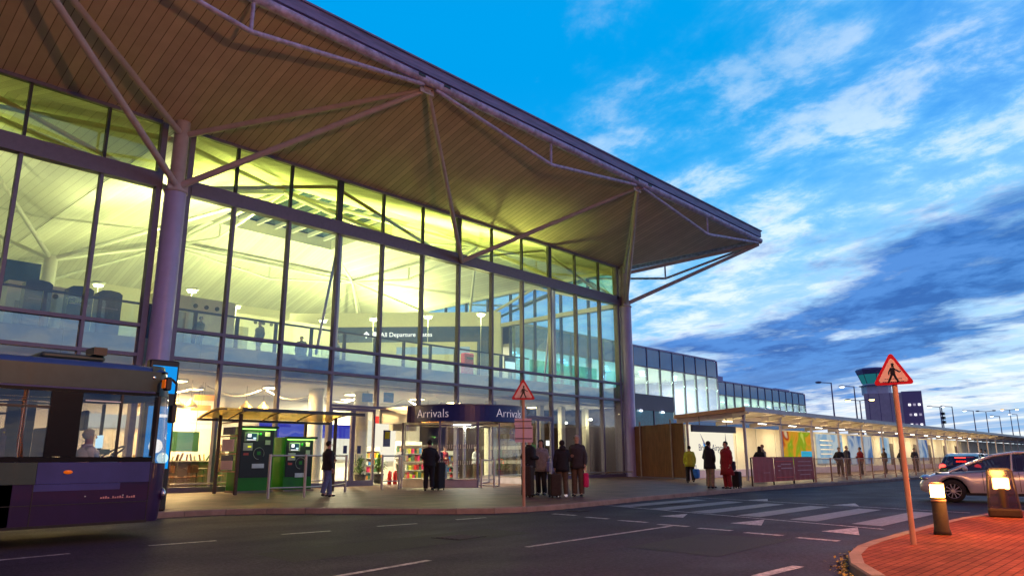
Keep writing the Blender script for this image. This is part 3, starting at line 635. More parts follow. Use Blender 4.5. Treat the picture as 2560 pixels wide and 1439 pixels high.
for xo in (0, -28.7):
    RX0, RX1, RY0, RY1 = 18.4+xo, 32.7+xo, 33.6, 47.8; zr = 14.95
    rp = [(RX0,RY0), (RX1,RY0), (RX1,RY1), (RX0,RY1)]
    if xo: rp = [p for p in rp]
    for i in range(4):
        a = rp[i]; b = rp[(i+1)%4]
        if xo and a[0] < XL and b[0] < XL: continue
        strut((max(a[0],XL),a[1],zr), (max(b[0],XL),b[1],zr), .12, m='white_steel', nm='ring_beam')
        mx, my = (a[0]+b[0])/2, (a[1]+b[1])/2
        MB().path([(a[0],a[1],zr-.05),(mx,my,zr-1.0),(b[0],b[1],zr-.05)], .08).build('ring_tie', 'white_steel', T)
        MB().tube((mx,my,zr-1.0),(mx,my,zr),.06).build('ring_post', 'white_steel', T)
    cols = [(XA+xo,YF,0),(XB+xo,YF,1),(XB+xo,YB-.5,2),(XA+xo,YB-.5,3)]
    for (cx_, cy_, i) in cols:
        if cx_ < XL: continue
        n_ = rp[i]
        for zz in (10.95, 12.9): strut((cx_, cy_+(.25 if cy_ < 40 else 0), zz), (n_[0], n_[1], zr), .12, .10, 'white_steel')
    cx0, cy0 = 24.35+xo, 40.65
    for i, (qx, qy) in enumerate(((cx0-4.6,cy0-4.6),(cx0+4.6,cy0-4.6),(cx0+4.6,cy0+4.6),(cx0-4.6,cy0+4.6))):
        if rp[i][0] > XL: strut((rp[i][0], rp[i][1], zr), (qx, qy, 16.45), .11, m='white_steel')
    for (mx, my, k0, k1) in ((XM+xo, YF+.3, 0, 1), (XB+xo, cy0, 1, 2), (XA+xo, cy0, 0, 3)):
        if mx < XL: continue
        if xo and mx > 9: pass
        for k in (k0, k1): strut((mx, my, 10.95), (rp[k][0], rp[k][1], zr), .11, .09, 'white_steel')
# inner columns (tree posts) and plane bracing behind the front glass
for (x, y) in ((XA, 40.65), (XB-.5, YB-.6), (XA, YB-.6)):
    m = MB(); m.tube((x,y,.12),(x,y,11.1),.3,n=20); m.build('inner_column', 'white_steel', T)
for a, b in (((XA+.5,11.2),(17.17,13.15)), ((17.17,13.15),(XM,11.15)), ((XM,11.15),(31.52,13.15)), ((31.52,13.15),(XB-.4,11.2)), ((XA-.5,11.2),(2.8,13.15)), ((2.8,13.15),(-4.3,11.15))):
    strut((a[0], YF+.55, a[1]), (b[0], YF+.55, b[1]), .085, m='white_steel', nm='bracing')
for x in (17.9, 33.0, 3.4):
    MB().tube((x, YF+1.0, 5.6), (x, YF+1.0, 11.2), .13, n=16).build('wind_post', 'grey_cloth' if 0 else 'column_paint', T)
    MB().tube((x-.9, YF+1.0, 5.6), (x-.1, YF+1.0, 10.6), .06).build('wind_post_stay', 'column_paint', T)
# gable bracing
for a, b in (((YF+.5,11.0),(33.5,13.1)), ((33.5,13.1),(40.65,11.0)), ((40.65,11.0),(47.8,13.1))):
    strut((XB-.3, a[0], a[1]), (XB-.3, b[0], b[1]), .10, m='white_steel', nm='bracing')
# departures partition wall, facing the viewer at an angle
GU = Vector((-.66, .751, 0)); GR = Vector((35.3, 34.0, 0)); GN = Vector((-.751, -.66, 0))
def gwall(t0, t1, z0, z1, d0, d1, nm, m, par=None):
    a = GR + GU*t0; b = GR + GU*t1; p = [a+GN*d0, b+GN*d0, b+GN*d1, a+GN*d1]
    return MB().prism([(q.x, q.y) for q in p], z0, z1).build(nm, m, par or T)
GW = gwall(-.1, 14.5, 5.62, 11.0, -.3, 0, 'departures_wall', 'cream')
gwall(.55, 14.4, 8.95, 10.0, .005, .05, 'blue_fascia', 'navy_panel', GW)
gwall(.55, 1.5, 5.62, 8.945, .005, .05, 'blue_pier', 'navy_panel', GW)
gwall(1.55, 9.5, 5.64, 8.9, .005, .03, 'lit_panel', 'cream', GW)
gwall(2.0, 7.0, 8.1, 8.6, .035, .04, 'picture_strip', 'screen_grey', GW)
def gmat(t, z, d=.06):
    c = GR + GU*t + GN*d; r = -GU
    return Matrix(((r.x, 0, GN.x, c.x), (r.y, 0, GN.y, c.y), (0, 1, 0, z), (0, 0, 0, 1)))
text('All Departure Gates', 'sign_lettering', .43, 'white_lit', GW, gmat(6.35, 9.45))
ar = MB(); M_ = gmat(9.1, 9.45)
ar.add([M_ @ Vector(p) for p in ((-.05,-.22,0),(.05,-.22,0),(.05,.05,0),(.2,-.08,0),(.2,.05,0),(0,.25,0),(-.2,.05,0),(-.2,-.08,0),(-.05,.05,0))], [tuple(range(9))]); ar.build('arrow_mark', 'white_lit', GW)
M_ = gmat(8.5, 9.45); MB().add([M_ @ Vector(p) for p in ((-.18,-.2,0),(.18,-.2,0),(.18,.2,0),(-.18,.2,0))], [(0,1,2,3)]).build('gate_mark', 'white_lit', GW)
# cream service blocks on the upper floor with grilles
for (x0, x1, y0, z1) in ((6.6, 8.7, 32.0, 7.85), (12.2, 15.8, 32.5, 8.4), (18.5, 25.5, 39.0, 9.3)):
    b = MB(); b.box(x0, x1, y0, y0+2, 5.61, z1); bo = b.build('service_block', 'cream', T)
    MB().box(x0+.3, x0+1.3, y0-.03, y0-.002, 5.7, z1-.75).build('vent_grille', 'grey_grille', bo)
    for k in range(3): MB().tube((x0+1.7+.5*k if x1-x0 > 3 else x0+1.6, y0-.04, z1-.4), (x0+1.7+.5*k if x1-x0 > 3 else x0+1.6, y0-.002, z1-.4), .1).build('air_nozzle', 'black', bo)
MB().box(XL, 9.0, 38.0, 38.2, 5.61, 10.0).build('night_glass_wall', 'navy_panel', T)
# arrivals level: shop front and counters (fixed parts of the hall)
MB().box(XL, 16.2, 33.6, 33.8, .14, 4.3).build('shop_wall', 'white_wall', T)
MB().box(16.2, 28.5, 34.0, 34.2, .14, 4.5).build('shop_wall', 'white_wall', T)
MB().box(28.5, XB-.1, 31.5, 31.7, .14, 4.5).build('dark_partition', 'brown_furniture', T)
MB().box(18.2, 24.6, 33.7, 33.95, 2.3, 3.0).build('blue_shop_fascia', 'sign_navy_lit', T)
MB().box(18.2, 24.6, 33.75, 33.95, 1.2, 2.28).build('shop_fill_panel', 'lightbox', T)  # glowing panel added to whiten what shows through the round door
text('n', 'shop_lettering', .9, 'white_lit', T, face_front(24.3, 33.68, 2.65))
MB().box(9.5, 13.8, 33.45, 33.58, 2.55, 3.1).build('shop_sign_band', 'lightbox', T)
MB().box(23.6, 26.4, 33.6, 33.95, 1.1, 3.3).build('shop_fill_panel', 'lightbox', T)  # second glowing panel added behind the round door
for x, y in ((20.4, 28.6), (18.1, 28.8), (28.9, 28.5)):
    MB().tube((x, y, .13), (x, y, 4.4), .34, n=24).build('inner_column', 'cream', T)
MB().box(21.2, 22.6, 27.2, 27.5, 2.5, 3.5).build('door_bulkhead', 'cream', T)
for x in (33.2, 35.2, 37.6): MB().box(x, x+.35, 28.6, 28.9, .13, 4.4).build('curtain_wall_post', 'cream', T)
cb = MB()
for k in range(9):
    x0 = 3+2.6*k
    for i in range(8):
        t0, t1 = i/8, (i+1)/8; f = lambda t: 4.16 - .35*math.sin(PI*t)
        cb.tube((x0+2.4*t0, 29.5, f(t0)), (x0+2.4*t1, 29.5, f(t1)), .035, n=6)
cb.build('ceiling_vault_ribs', 'white_steel', T)
# balustrade behind the front glass
bl = MB(); bl.box(XL, 31.6, 28.02, 28.10, 6.82, 6.90); BA = bl.build('balustrade', 'navy_panel', T)
x = XL+.6
while x < 31.6:
    MB().box(x-.06, x+.06, 28.0, 28.12, 5.6, 6.815).build('balustrade_post', 'navy_panel', BA); x += 1.72
MB().box(XL, 31.6, 28.05, 28.07, 5.62, 6.8).build('balustrade_glass', 'clear_pane', BA)
MB().box(31.7, 38.2, 28.05, 28.09, 5.6, 6.85).build('balustrade_glass', 'green_balustrade', BA)

# interior luminaires: each a thing with its lamp
def uplight(x, y, z, pw, col=(1.0, 1.0, 0.40), lab=None):
    t = thing('uplighter', (x, y, z), lab, 'light', 'round uplighters in the departures hall')
    MB().lathe((x, y, z), [(0, -.06), (.22, -.05), (.33, .06), (.30, .08), (0, .06)], 20).build('bowl', 'white_steel', t)
    MB().lathe((x, y, z), [(0, .085), (.28, .082)], 20).build('lamp_glass', 'glow_white', t)
    MB().tube((x, y, z-.08), (x, y, 5.62), .014).build('stem', 'white_steel', t)
    MB().lathe((x, y, z), [(0, -.12), (.2, -.11), (.2, -.065)], 16).build('underside_glow', 'glow_white', t)
    lamp('lamp', t, (x, y, z+.2), pw, col, 'AREA', .6, UP, spread=R_(118 if y < 40 else 165))
    lamp('side_lamp', t, (x, y, z-.3), pw*.45, col, 'POINT', .3)
    return t
UL = [(11.05,36.6,'leftmost, left of the tall column'),(14.6,34.7,'just right of the tall purple column'),(17.9,36.8,'second right of the tall column'),(23.4,37.0,'beside the leaning wind post'),(25.2,34.5,'above the white arrow of the blue sign'),(26.9,31.6,'above the last letters of the blue sign'),(28.5,28.9,'rightmost, over the end of the blue sign')]
for i, (x, y, s) in enumerate(UL):
    uplight(x, y, 9.2, (110, 560, 560, 640, 640, 700, 520)[i], lab='round glowing uplighter, ' + s)
uplight(2.5, 37, 9.2, 240, lab='round glowing uplighter behind the panes left of the tall column')
for (x, y, z, p, s) in ((16, 44, 7.8, 480, 'on the left of the back row'), (23.5, 45.5, 9.6, 420, 'in the middle of the back row'), (31, 45.5, 9.6, 650, 'on the right of the back row, above the blue sign'), (36, 46, 9.6, 550, 'at the far right of the back row'), (3, 46, 7.8, 300, 'deep inside behind the far left panes')):  # extra uplighters added deep in the hall to brighten the rear ceiling
    uplight(x, y, z, p, lab='small added uplighter ' + s)
# arrivals level panel lights
k = 0
for (x, y) in ((3,29),(7.5,29),(12,29),(16,29),(20.5,29.5),(24.5,29.5),(14,32),(22,32),(27.5,30),(33.5,29.5)):
    k += 1
    dark = x > 27
    t = thing('ceiling_panel_light', (x, y, 4.2), 'square warm panel light set in the arrivals ceiling', 'light', 'panel lights in the arrivals ceiling')
    MB().box(x-.3, x+.3, y-.3, y+.3, 4.22, 4.29).build('light_frame', 'white_steel', t); MB().box(x-.26, x+.26, y-.26, y+.26, 4.19, 4.215).build('diffuser', 'glow_warm', t)
    lamp('lamp', t, (x, y, 4.15), 110 if dark else 520, (1, .62, .24) if x < 19 else (1, .86, .52), 'AREA', .8, (0,0,0))

# ------------------------------------------------------------------ glass wing, link building, tower
W = thing('glass_wing', (54, 36, 0), 'blue glass office wing with lit storey beyond the end column of the arrivals hall', 'building')
def wing(x0, x1, y, zb, zm, zt, n, depth, root):
    MB().box(x0, x1, y+.06, y+depth, zt-.05, zt+.12).build('roof', 'purple_clad', root)
    w = (x1-x0)/n
    for k in range(n):
        a, b = x0+k*w, x0+(k+1)*w
        MB().box(a+.06, b-.06, y, y+.06, zm, zt-.1).build('spandrel_pane', 'spandrel', root)
        MB().box(a+.06, b-.06, y+.02, y+.05, zb, zm-.04).build('window_pane', 'wing_pane', root)
        MB().box(b-.06, b+.06, y+.1, y+.2, zb, zm).build('inner_fin', 'white_steel', root)
        MB().box(a-.05, a+.05, y-.06, y+.08, zb, zt).build('mullion', 'frame', root)
    MB().box(x1-.05, x1+.1, y-.06, y+depth, zb, zt).build('end_wall', 'purple_clad', root)
    MB().box(x0, x1-.06, y+.1, y+depth, zb-.3, zb).build('floor', 'white_wall', root)
    MB().box(x0, x1-.06, y+.2, y+depth, zm+.02, zm+.25).build('ceiling', 'white_wall', root)
    MB().box(x0, x1-.06, y+depth-.3, y+depth-.1, zb, zm).build('back_wall', 'white_wall', root)
    MB().box(x0, x1, y-.08, y+.1, zm-.06, zm+.04).build('transom', 'frame', root)
    MB().box(x0, x1-.06, y+.01, y+.2, .12, zb-.32).build('lower_wall', 'spandrel', root)
wing(39.0, 70.0, 36.0, 5.0, 9.25, 11.0, 14, 12, W)
W2 = thing('glass_wing', (80, 36, 0), 'lower stretch of blue glass wing with green tinted lit windows above the canopy', 'building')
wing(70.2, 93.3, 36.2, 5.0, 7.6, 9.0, 12, 10, W2)
MB().box(70.3, 75.2, 38, 44, 9.15, 9.95).build('plant_room', 'purple_clad', W2)
MB().box(89, 93.2, 38, 44, 9.15, 9.6).build('plant_room', 'purple_clad', W2)
for i, x in enumerate((43, 49, 55, 61, 67)):
    t = thing('ceiling_strip_light', (x, 40, 9.0), 'small cool ceiling light inside the tall part of the glass wing', 'light', 'ceiling lights in the glass wings')
    MB().box(x-.6, x+.6, 39.9, 40.1, 9.02, 9.1).build('housing', 'white_steel', t)
    for q in range(3): MB().box(x-2+q*1.6, x-1.6+q*1.6, 38+q, 38.4+q, 9.17, 9.22).build('diffuser', 'glow_cool', t)
    lamp('lamp', t, (x, 40.5, 8.8), 1000, (1, .97, .70), 'AREA', 2.5, (0,0,0))
for i, x in enumerate((73, 79, 85, 91)):
    t = thing('ceiling_strip_light', (x, 40, 7.4), 'small cool ceiling light inside the low part of the glass wing', 'light', 'ceiling lights in the glass wings')
    MB().box(x-.6, x+.6, 39.9, 40.1, 7.4, 7.46).build('diffuser', 'glow_cool', t)
    lamp('lamp', t, (x, 40, 7.2), 900, (.9, 1, .68), 'AREA', 2.0, (0,0,0))
K = thing('link_building', (45, 30, 0), 'low dark clad link building with a teal glass band behind the timber fence', 'building')
MB().box(39.2, 50.8, 30.1, 36, .12, 3.2).build('wall', 'cladding', K)
MB().box(39.2, 50.9, 30.0, 36, 4.68, 5.85).build('clad_upper_wall', 'cladding', K)
MB().box(39.2, 50.8, 30.05, 30.1, 3.2, 4.68).build('glass_band', 'teal_glass', K)
MB().box(39.2, 50.8, 30.15, 36, 3.2, 4.68).build('room', 'teal_glass', K)
for x in (42, 45, 48): MB().box(x-.05, x+.05, 29.99, 30.05, 3.2, 4.68).build('mullion', 'frame', K)
for x in (46, 49): MB().box(x, x+.25, 29.9, 29.98, 4.55, 4.66).build('soffit_spot', 'glow_cool', K)
# control tower
TW = thing('control_tower', (190, 52, 0), 'airport control tower with sloping teal glass cab above a square purple grey block', 'tower')
ux, uy = Vector((.30, -.954)), Vector((.954, .30))     # local axes: along the face seen, and away from the viewer
def twp(a, b): q = Vector((185.8, 57.9)) + ux*a + uy*b; return (q.x, q.y)
def twbox(a0, a1, b0, b1, z0, z1, nm, m, par=TW): return MB().prism([twp(a0,b0), twp(a1,b0), twp(a1,b1), twp(a0,b1)], z0, z1).build(nm, m, par)
twbox(0, 8.0, 0, 9, 0, 15.9, 'tower_block', 'concrete'); twbox(8.0, 12.2, .8, 9, 0, 16.2, 'stair_block', 'purple_clad')
for j in range(3):
    for i in range(3): twbox(9.2+i*1.0, 9.7+i*1.0, .72, .79, 8.2+j*2.3, 8.7+j*2.3, 'window', 'white_lit' if (i+j) % 2 == 0 else 'sign_white')
for k in range(3): twbox(.9+2.3*k, 1.0+2.3*k, -.03, -.002, 6, 15.9, 'panel_joint', 'fascia')
def octo(r, z, n=8, c=twp(2.9, 4.5)): return [(c[0]+r*math.cos(2*PI*(i+.5)/n), c[1]+r*math.sin(2*PI*(i+.5)/n), z) for i in range(n)]
def loft(rings, nm, m, par=TW, cap=True):
    mb = MB(); n = len(rings[0]); vs = [p for r in rings for p in r]; fs = []
    for j in range(len(rings)-1):
        for i in range(n): fs.append((j*n+i, j*n+(i+1)%n, (j+1)*n+(i+1)%n, (j+1)*n+i))
    if cap: fs += [tuple(range(n-1,-1,-1)), tuple(range((len(rings)-1)*n, len(rings)*n))]
    return mb.add(vs, fs).build(nm, m, par)
loft([octo(3.3, 15.9), octo(3.3, 18.0), octo(2.8, 18.5)], 'tower_neck', 'concrete')
loft([octo(3.8, 17.9), octo(3.8, 18.1)], 'gallery', 'fascia')
loft([octo(2.9, 18.5), octo(3.7, 20.7)], 'cab_glass', 'cab_glow' if 'cab_glow' in MT else 'teal_glass')
loft([octo(3.9, 20.7), octo(4.3, 21.8), octo(3.8, 22.2)], 'cab_roof', 'fascia')
for i in range(8):
    a = octo(2.92, 18.5)[i]; b = octo(3.74, 20.7)[i]; MB().tube(a, b, .09, n=6).build('cab_mullion', 'frame', TW)

# ------------------------------------------------------------------ timber hoarding and walkway canopy
FE = thing('timber_fence', (37.5, 23.7, .12), 'tall brown weathered timber fence beside the end column', 'fence')
fa = Vector((38.95, 26.15)); fb = Vector((36.05, 20.75)); fd = (fb-fa); fl = fd.length; fd.normalize(); fn = Vector((-fd.y, fd.x)); ang = math.atan2(fd.y, fd.x)
nb = 44
pm = MB()
for k in range(nb):
    c = fa + fd*(fl*(k+.5)/nb); h = 2.95 + random.uniform(-.015, .02)
    pm.obox((c.x, c.y, .16+h/2), (fl/nb/2-.003, .014+random.uniform(0,.004), h/2), ang)
pm.build('boards', 'wood', FE)
for t in (.22, .80):
    c = fa + fd*fl*t + Vector((-.95, -.1))*.12; MB().tube((c.x, c.y, .12), (c.x, c.y, 3.35), .045).build('post', 'wood_post', FE)
CN = thing('walkway_canopy', (60, 18, .12), 'long covered walkway with sloping roof on slim white posts', 'canopy')
X0, X1 = 35.25, 150.0; YR0, YR1 = 16.75, 20.8; ZR0, ZR1 = 3.62, 3.36
MB().slab([(X0,YR0,ZR0), (X0,YR1,ZR1), (X1,YR1,ZR1), (X1,YR0,ZR0)], -.07).build('roof', 'roof_under', CN) if 'roof_under' in MT else MB().slab([(X0,YR0,ZR0), (X0,YR1,ZR1), (X1,YR1,ZR1), (X1,YR0,ZR0)], -.07).build('roof', 'cream', CN)
MB().box(X0-.03, X1, YR0-.05, YR0-.003, ZR0-.10, ZR0+.13).build('gutter', 'steel_paint', CN)
MB().slab([(X0-.04,YR0-.05,ZR0-.08),(X0-.04,YR1,ZR1-.08),(X0-.04,YR1,ZR1+.13),(X0-.04,YR0-.05,ZR0+.13)], .035).build('end_fascia', 'post_sodium_tint', CN)
for i in range(27):
    x = 35.6 + 4.4*i if i < 24 else 35.6+4.4*i
    MB().box(x-.055, x+.055, 16.95, 17.06, .12, 3.30).build('post', 'steel_paint', CN)
    MB().slab([(x-.07,16.85,3.28),(x-.07,20.75,3.05),(x-.07,20.75,3.30),(x-.07,16.85,3.545)], -.14).build('rafter', 'steel_paint', CN)
    MB().slab([(x-.09,16.62,3.42),(x-.09,17.5,3.18),(x-.09,17.5,3.44),(x-.09,16.62,3.50)], -.18).build('bracket', 'cream', CN)
    if i < 24: MB().box(x+2.14, x+2.26, 17.0, 20.7, 3.3, 3.36).build('purlin', 'cream', CN)
MB().tube((X0, 17.0, 3.02), (X1, 17.0, 3.02), .035).build('tie_rail', 'frame', CN)
MB().tube((35.7, 20.3, .12), (35.7, 20.3, 3.1), .07).build('post', 'steel_paint', CN)
# screen wall under the canopy with posters
SW = thing('screen_wall', (60, 20.75, .12), 'cream panelled screen wall behind the covered walkway', 'wall')
MB().box(36.0, 148, 20.62, 20.7, .12, 3.02).build('panels', 'cream', SW)
MB().box(36.0, 148, 20.5, 20.615, .14, .55).build('plinth', 'purple_clad', SW)
for k in range(40): MB().box(36.3+2.8*k-.03, 36.3+2.8*k+.03, 20.585, 20.615, .56, 3.0).build('joint_cover', 'white_steel', SW)
for x in (71.5, 75, 79, 84, 90, 95): MB().box(x, x+.9, 20.56, 20.58, .2, 2.4).build('door', 'brown_furniture', SW)
def poster(x0, x1, z0, z1, m, label, marks=(), cat='poster'):
    t = thing('poster', ((x0+x1)/2, 20.55, z0), label, cat, 'lit posters on the walkway wall')
    MB().box(x0, x1, 20.52, 20.56, z0, z1).build('lit_face', m, t); 
    for (a, b, c, d, mm, nm) in marks: MB().box(a, b, 20.512, 20.517, c, d).build(nm, mm, t)
    return t
L0 = thing('logo_lightbox', (37.9, 20.55, .6), 'white lit wall panel with feather shaped emblem and dark airport lettering', 'lit sign')
MB().box(36.05, 41.4, 20.5, 20.56, .62, 2.98).build('lit_face', 'lightbox', L0)
text('Bristol Airport', 'sign_lettering', .52, 'navy', L0, face_front(38.7, 20.49, 1.78))
fm = MB(); fm.add([(37.35,20.485,2.6),(37.95,20.485,1.98),(38.02,20.485,1.62),(37.78,20.485,1.92)], [(0,1,2,3)]); fm.build('emblem_feather', 'navy', L0)
fm = MB(); fm.add([(37.62,20.483,2.08),(37.92,20.483,1.86),(37.98,20.483,1.72),(37.76,20.483,1.82)], [(0,1,2,3)]); fm.add([(37.72,20.483,1.72),(37.98,20.483,1.66),(38.02,20.483,1.5),(37.9,20.483,1.5)], [(0,1,2,3)]); fm.build('emblem_feather', 'screen_blue', L0)
fm = MB(); fm.add([(40.35,20.485,2.7),(40.62,20.485,1.2),(40.2,20.485,1.2)], [(0,1,2)]); fm.build('emblem_spire', 'navy', L0)
poster(48.6, 53.4, .75, 2.95, 'print_fruit', 'colourful poster with orange and lime fruit shapes and a pale blue block of text', ((51.4, 53.3, .8, 1.65, 'lightbox_cyan', 'text_block'), (51.6, 52.9, 1.45, 1.52, 'white_wall', 'writing_line'), (51.6, 52.9, 1.25, 1.32, 'white_wall', 'writing_line')))
poster(54.4, 59.6, .8, 2.9, 'print_blue', 'pale blue poster with lines of white writing, right of the fruit poster', tuple((55.0, 57.6-.3*(i % 2), 2.4-.32*i, 2.47-.32*i, 'white_wall', 'writing_line') for i in range(5)))
poster(61.0, 66.5, .7, 2.9, 'print_navy', 'dark blue poster with white rounded shapes behind waiting people')
poster(69.0, 71.2, .7, 2.9, 'print_blue', 'narrow pale blue poster behind the right hand road sign post')
poster(80.2, 83.6, .9, 2.9, 'print_navy', 'small blue poster far along the walkway wall')
for i in range(14):
    x = 37.8 + 4.4*i
    t = thing('canopy_light', (x, 19.0, 3.2), 'slim white strip light under the walkway canopy roof', 'light', 'strip lights under the canopy')
    MB().box(x-.55, x+.55, 18.95, 19.07, 3.18, 3.25).build('housing', 'white_steel', t); MB().box(x-.5, x+.5, 18.97, 19.05, 3.155, 3.178).build('tube', 'glow_white', t)
    lamp('lamp', t, (x, 19.0, 3.1), 70, (1, .80, .46), 'AREA', 1.0, (0,0,0)); lamp('glow', t, (x, 18.6, 2.75), 60, (1, .66, .30), 'POINT', .25)
HS = thing('hanging_sign', (35.3, 18.5, 2.5), 'dark purple direction sign hung on two rods under the canopy end', 'sign')
MB().obox((35.25, 18.5, 2.68), (2.0, .06, .17), R_(-5)).build('sign_board', 'bus_purple', HS)
for dx in (-1.5, 1.4): MB().tube((35.25+dx, 18.5, 2.85), (35.25+dx, 18.5, 3.28), .02).build('rod', 'black', HS)
# pedestrian railings along the kerb, one panel each
def rail_panel():
    t = thing('pedestrian_railing', (0,0,.12), 'grey steel railing panel with thin upright bars at the road edge', 'railing', 'pedestrian railing panels along the kerb')
    m = MB()
    for k in range(19): m.tube((.1+.1*k, 0, .2), (.1+.1*k, 0, 1.05), .007, n=5, caps=False)
    m.build('bars', 'post_sodium_tint', t, False)
    m = MB(); m.box(0, 2, -.02, .02, 1.04, 1.08); m.box(0, 2, -.02, .02, .17, .2); m.build('rails', 'post_sodium_tint', t, False)
    MB().box(-.03, .03, -.03, .03, 0, 1.1).build('post', 'post_sodium_tint', t, False)
    return t
rp_ = rail_panel(); rx = []
y_rail = lambda x: 13.55 - .00*x
i = 0; x = 35.4
while x < 100:
    if i == 0: rp_.location = (x, y_rail(x), .12)
    else: dup(rp_, (x, y_rail(x), .12))
    x += 2.05; i += 1
# red banners tied to the railing
bx = [28.9, 30.95, 33.05, 35.3]
for i, lab in enumerate(('plain dull red banner tied to the railing beside the waiting couple', 'red banner with bright red bars and curly pale lettering, middle of three', 'red banner with four lines of pale writing, rightmost of three')):
    a, b = bx[i]+.03, bx[i+1]-.03
    t = thing('railing_banner', (a, 13.6, .12), lab, 'banner', 'red banners on the kerb railing')
    m = MB(); n = 14
    vs = []; 
    for k in range(n+1):
        x = a+(b-a)*k/n; w = .012*math.sin(k*1.7)
        for z in (.26, .55, .9, 1.27): vs.append((x, 13.57+w*(1.3-z), z))
    fs = [(k*4+j, (k+1)*4+j, (k+1)*4+j+1, k*4+j+1) for k in range(n) for j in range(3)]
    m.add(vs, fs); nv = len(vs); m.add([(p[0], p[1]+.006, p[2]) for p in vs], [tuple(reversed(f)) for f in fs]); m.build('cloth', 'red_banner', t)
    for x in (a-.03, b+.03): MB().box(x-.025, x+.025, 13.6, 13.65, .12, 1.24).build('post', 'brown_cloth', t)
    MB().box(a, b, 13.6, 13.64, 1.22, 1.26).build('rail', 'brown_cloth', t)
    if i == 1:
        for z in (1.06, .40): MB().box(a+.1, b-.12, 13.535, 13.54, z, z+.035).build('red_bar', 'red_banner_bright', t)
        for z, x0, x1 in ((.93, a+.6, b-.35), (.86, a+.25, a+.6), (.76, a+.6, b-.25), (.68, a+.3, a+.5)): MB().box(x0, x1, 13.535, 13.54, z, z+.055).build('faded_lettering', 'banner_print', t)
    if i == 2:
        for z, q in ((1.04, .35), (.86, .3), (.66, .25), (.47, .5)): MB().box(a+q, b-q, 13.535, 13.54, z, z+.045).build('faded_lettering', 'banner_print', t)
    if i == 0: MB().box(a+.9, b-.5, 13.535, 13.54, .62, .64).build('faded_lettering', 'banner_print', t)

# ------------------------------------------------------------------ street lamps on the skyline
def street_lamp(x, y, h, label, double=False, lit=None, dark=False):
    t = thing('street_lamp', (x, y, 0), label, 'street lamp', 'street lamps on the skyline')
    m = MB(); m.tube((x,y,0),(x,y,h),.16,.08,n=10); m.build('lamp_post', 'frame' if dark else 'fascia', t)
    for s in ((-1, 1) if double else (-1,)):
        ax = Vector((-.2*s, .98*s, 0)) * -1 if False else Vector((.2, -.98, 0))*s
        e = Vector((x,y,h)) + ax*1.6 + Vector((0,0,.12)); MB().tube((x,y,h-.05), e, .06).build('arm', 'fascia', t)
        hd = MB(); hd.ball(e, .45, 12, 6, (1,1,.35)); ho = hd.build('lamp_head', 'frame', t)
        if lit: MB().ball(e - Vector((0,0,.12)), .36, 10, 6, (1,1,.4)).build('bulb', lit, ho)
    return t
LP = [(102.6,36,11.1,'thin pale street lamp just left of the control tower, unlit',False,None,False),(111.6,36,11.2,'tall dark street lamp beside the left edge of the control tower',False,'glow_cool',True),
(113.5,36,9.3,'short double headed street lamp glowing orange in front of the tower',True,'glow_orange_lamp',False),(150,34,10.0,'faint street lamp right of the control tower',False,'glow_cool',False),
(168.4,36,11.0,'slim dark street lamp, second right of the control tower',False,'glow_cool',True),(187,36,11.0,'pale street lamp with lit head, middle of the skyline row',False,'glow_cool',False),
(200,36,11.4,'street lamp with a dark flat head, unlit',True,None,True),(215.2,36,10.9,'shorter pale street lamp with lit head left of the double one',False,'glow_cool',False),
(229.8,36,13.1,'tall double headed street lamp near the right edge of the view',True,'glow_orange_lamp',False),(239.5,36,12.3,'rightmost pale street lamp on the skyline',False,'glow_cool',False)]
for a in LP: street_lamp(a[0], a[1], a[2], a[3], a[4], a[5], a[6])
FM = thing('flood_mast', (160, 36, 0), 'dark mast with a column of stacked floodlights above the canopy', 'mast')
MB().tube((160,36,0),(160,36,10.6),.1).build('mast', 'frame', FM)
for z in (7.4, 8.2, 9.0): MB().box(159.6, 160.5, 35.6, 36.3, z, z+.5).build('floodlight', 'black', FM)
# sodium lamps added out of view to throw orange light on kerb, island and soffit
def unseen_lamp(x, y, h, pw, label, col=(1.0, .36, .08), kind='POINT'):
    t = thing('added_road_lamp', (x, y, 0), label, 'street lamp', 'added sodium road lamps behind the viewpoint')
    m = MB(); m.lathe((x,y,0), [(.11,0),(.11,1.2),(.075,1.25),(.05,h)], 14); m.build('lamp_post', 'post_sodium_tint', t)
    MB().path([(x,y,h-.05),(x-.3,y+.3,h+.15),(x-.9,y+.9,h+.2)], .04).build('arm', 'post_sodium_tint', t)
    ho = MB().ball((x-1.1,y+1.1,h+.2), .32, 14, 8, (1,1,.4)).build('lamp_head', 'frame', t)
    MB().ball((x-1.1,y+1.1,h+.1), .22, 12, 6, (1,1,.5)).build('bulb', 'glow_orange_lamp', ho)
    lamp('lamp', t, (x-1.1, y+1.1, h-.05), pw, col, kind, .2, spot=R_(125))
unseen_lamp(16.5, -4.5, 7.5, 8500, 'added sodium road lamp on the traffic island, out of view', (1.0, .15, .012), 'SPOT')
unseen_lamp(7.0, -3.4, 8.0, 6200, 'added sodium road lamp, unseen behind the viewpoint on the near verge', (1.0, .40, .13))

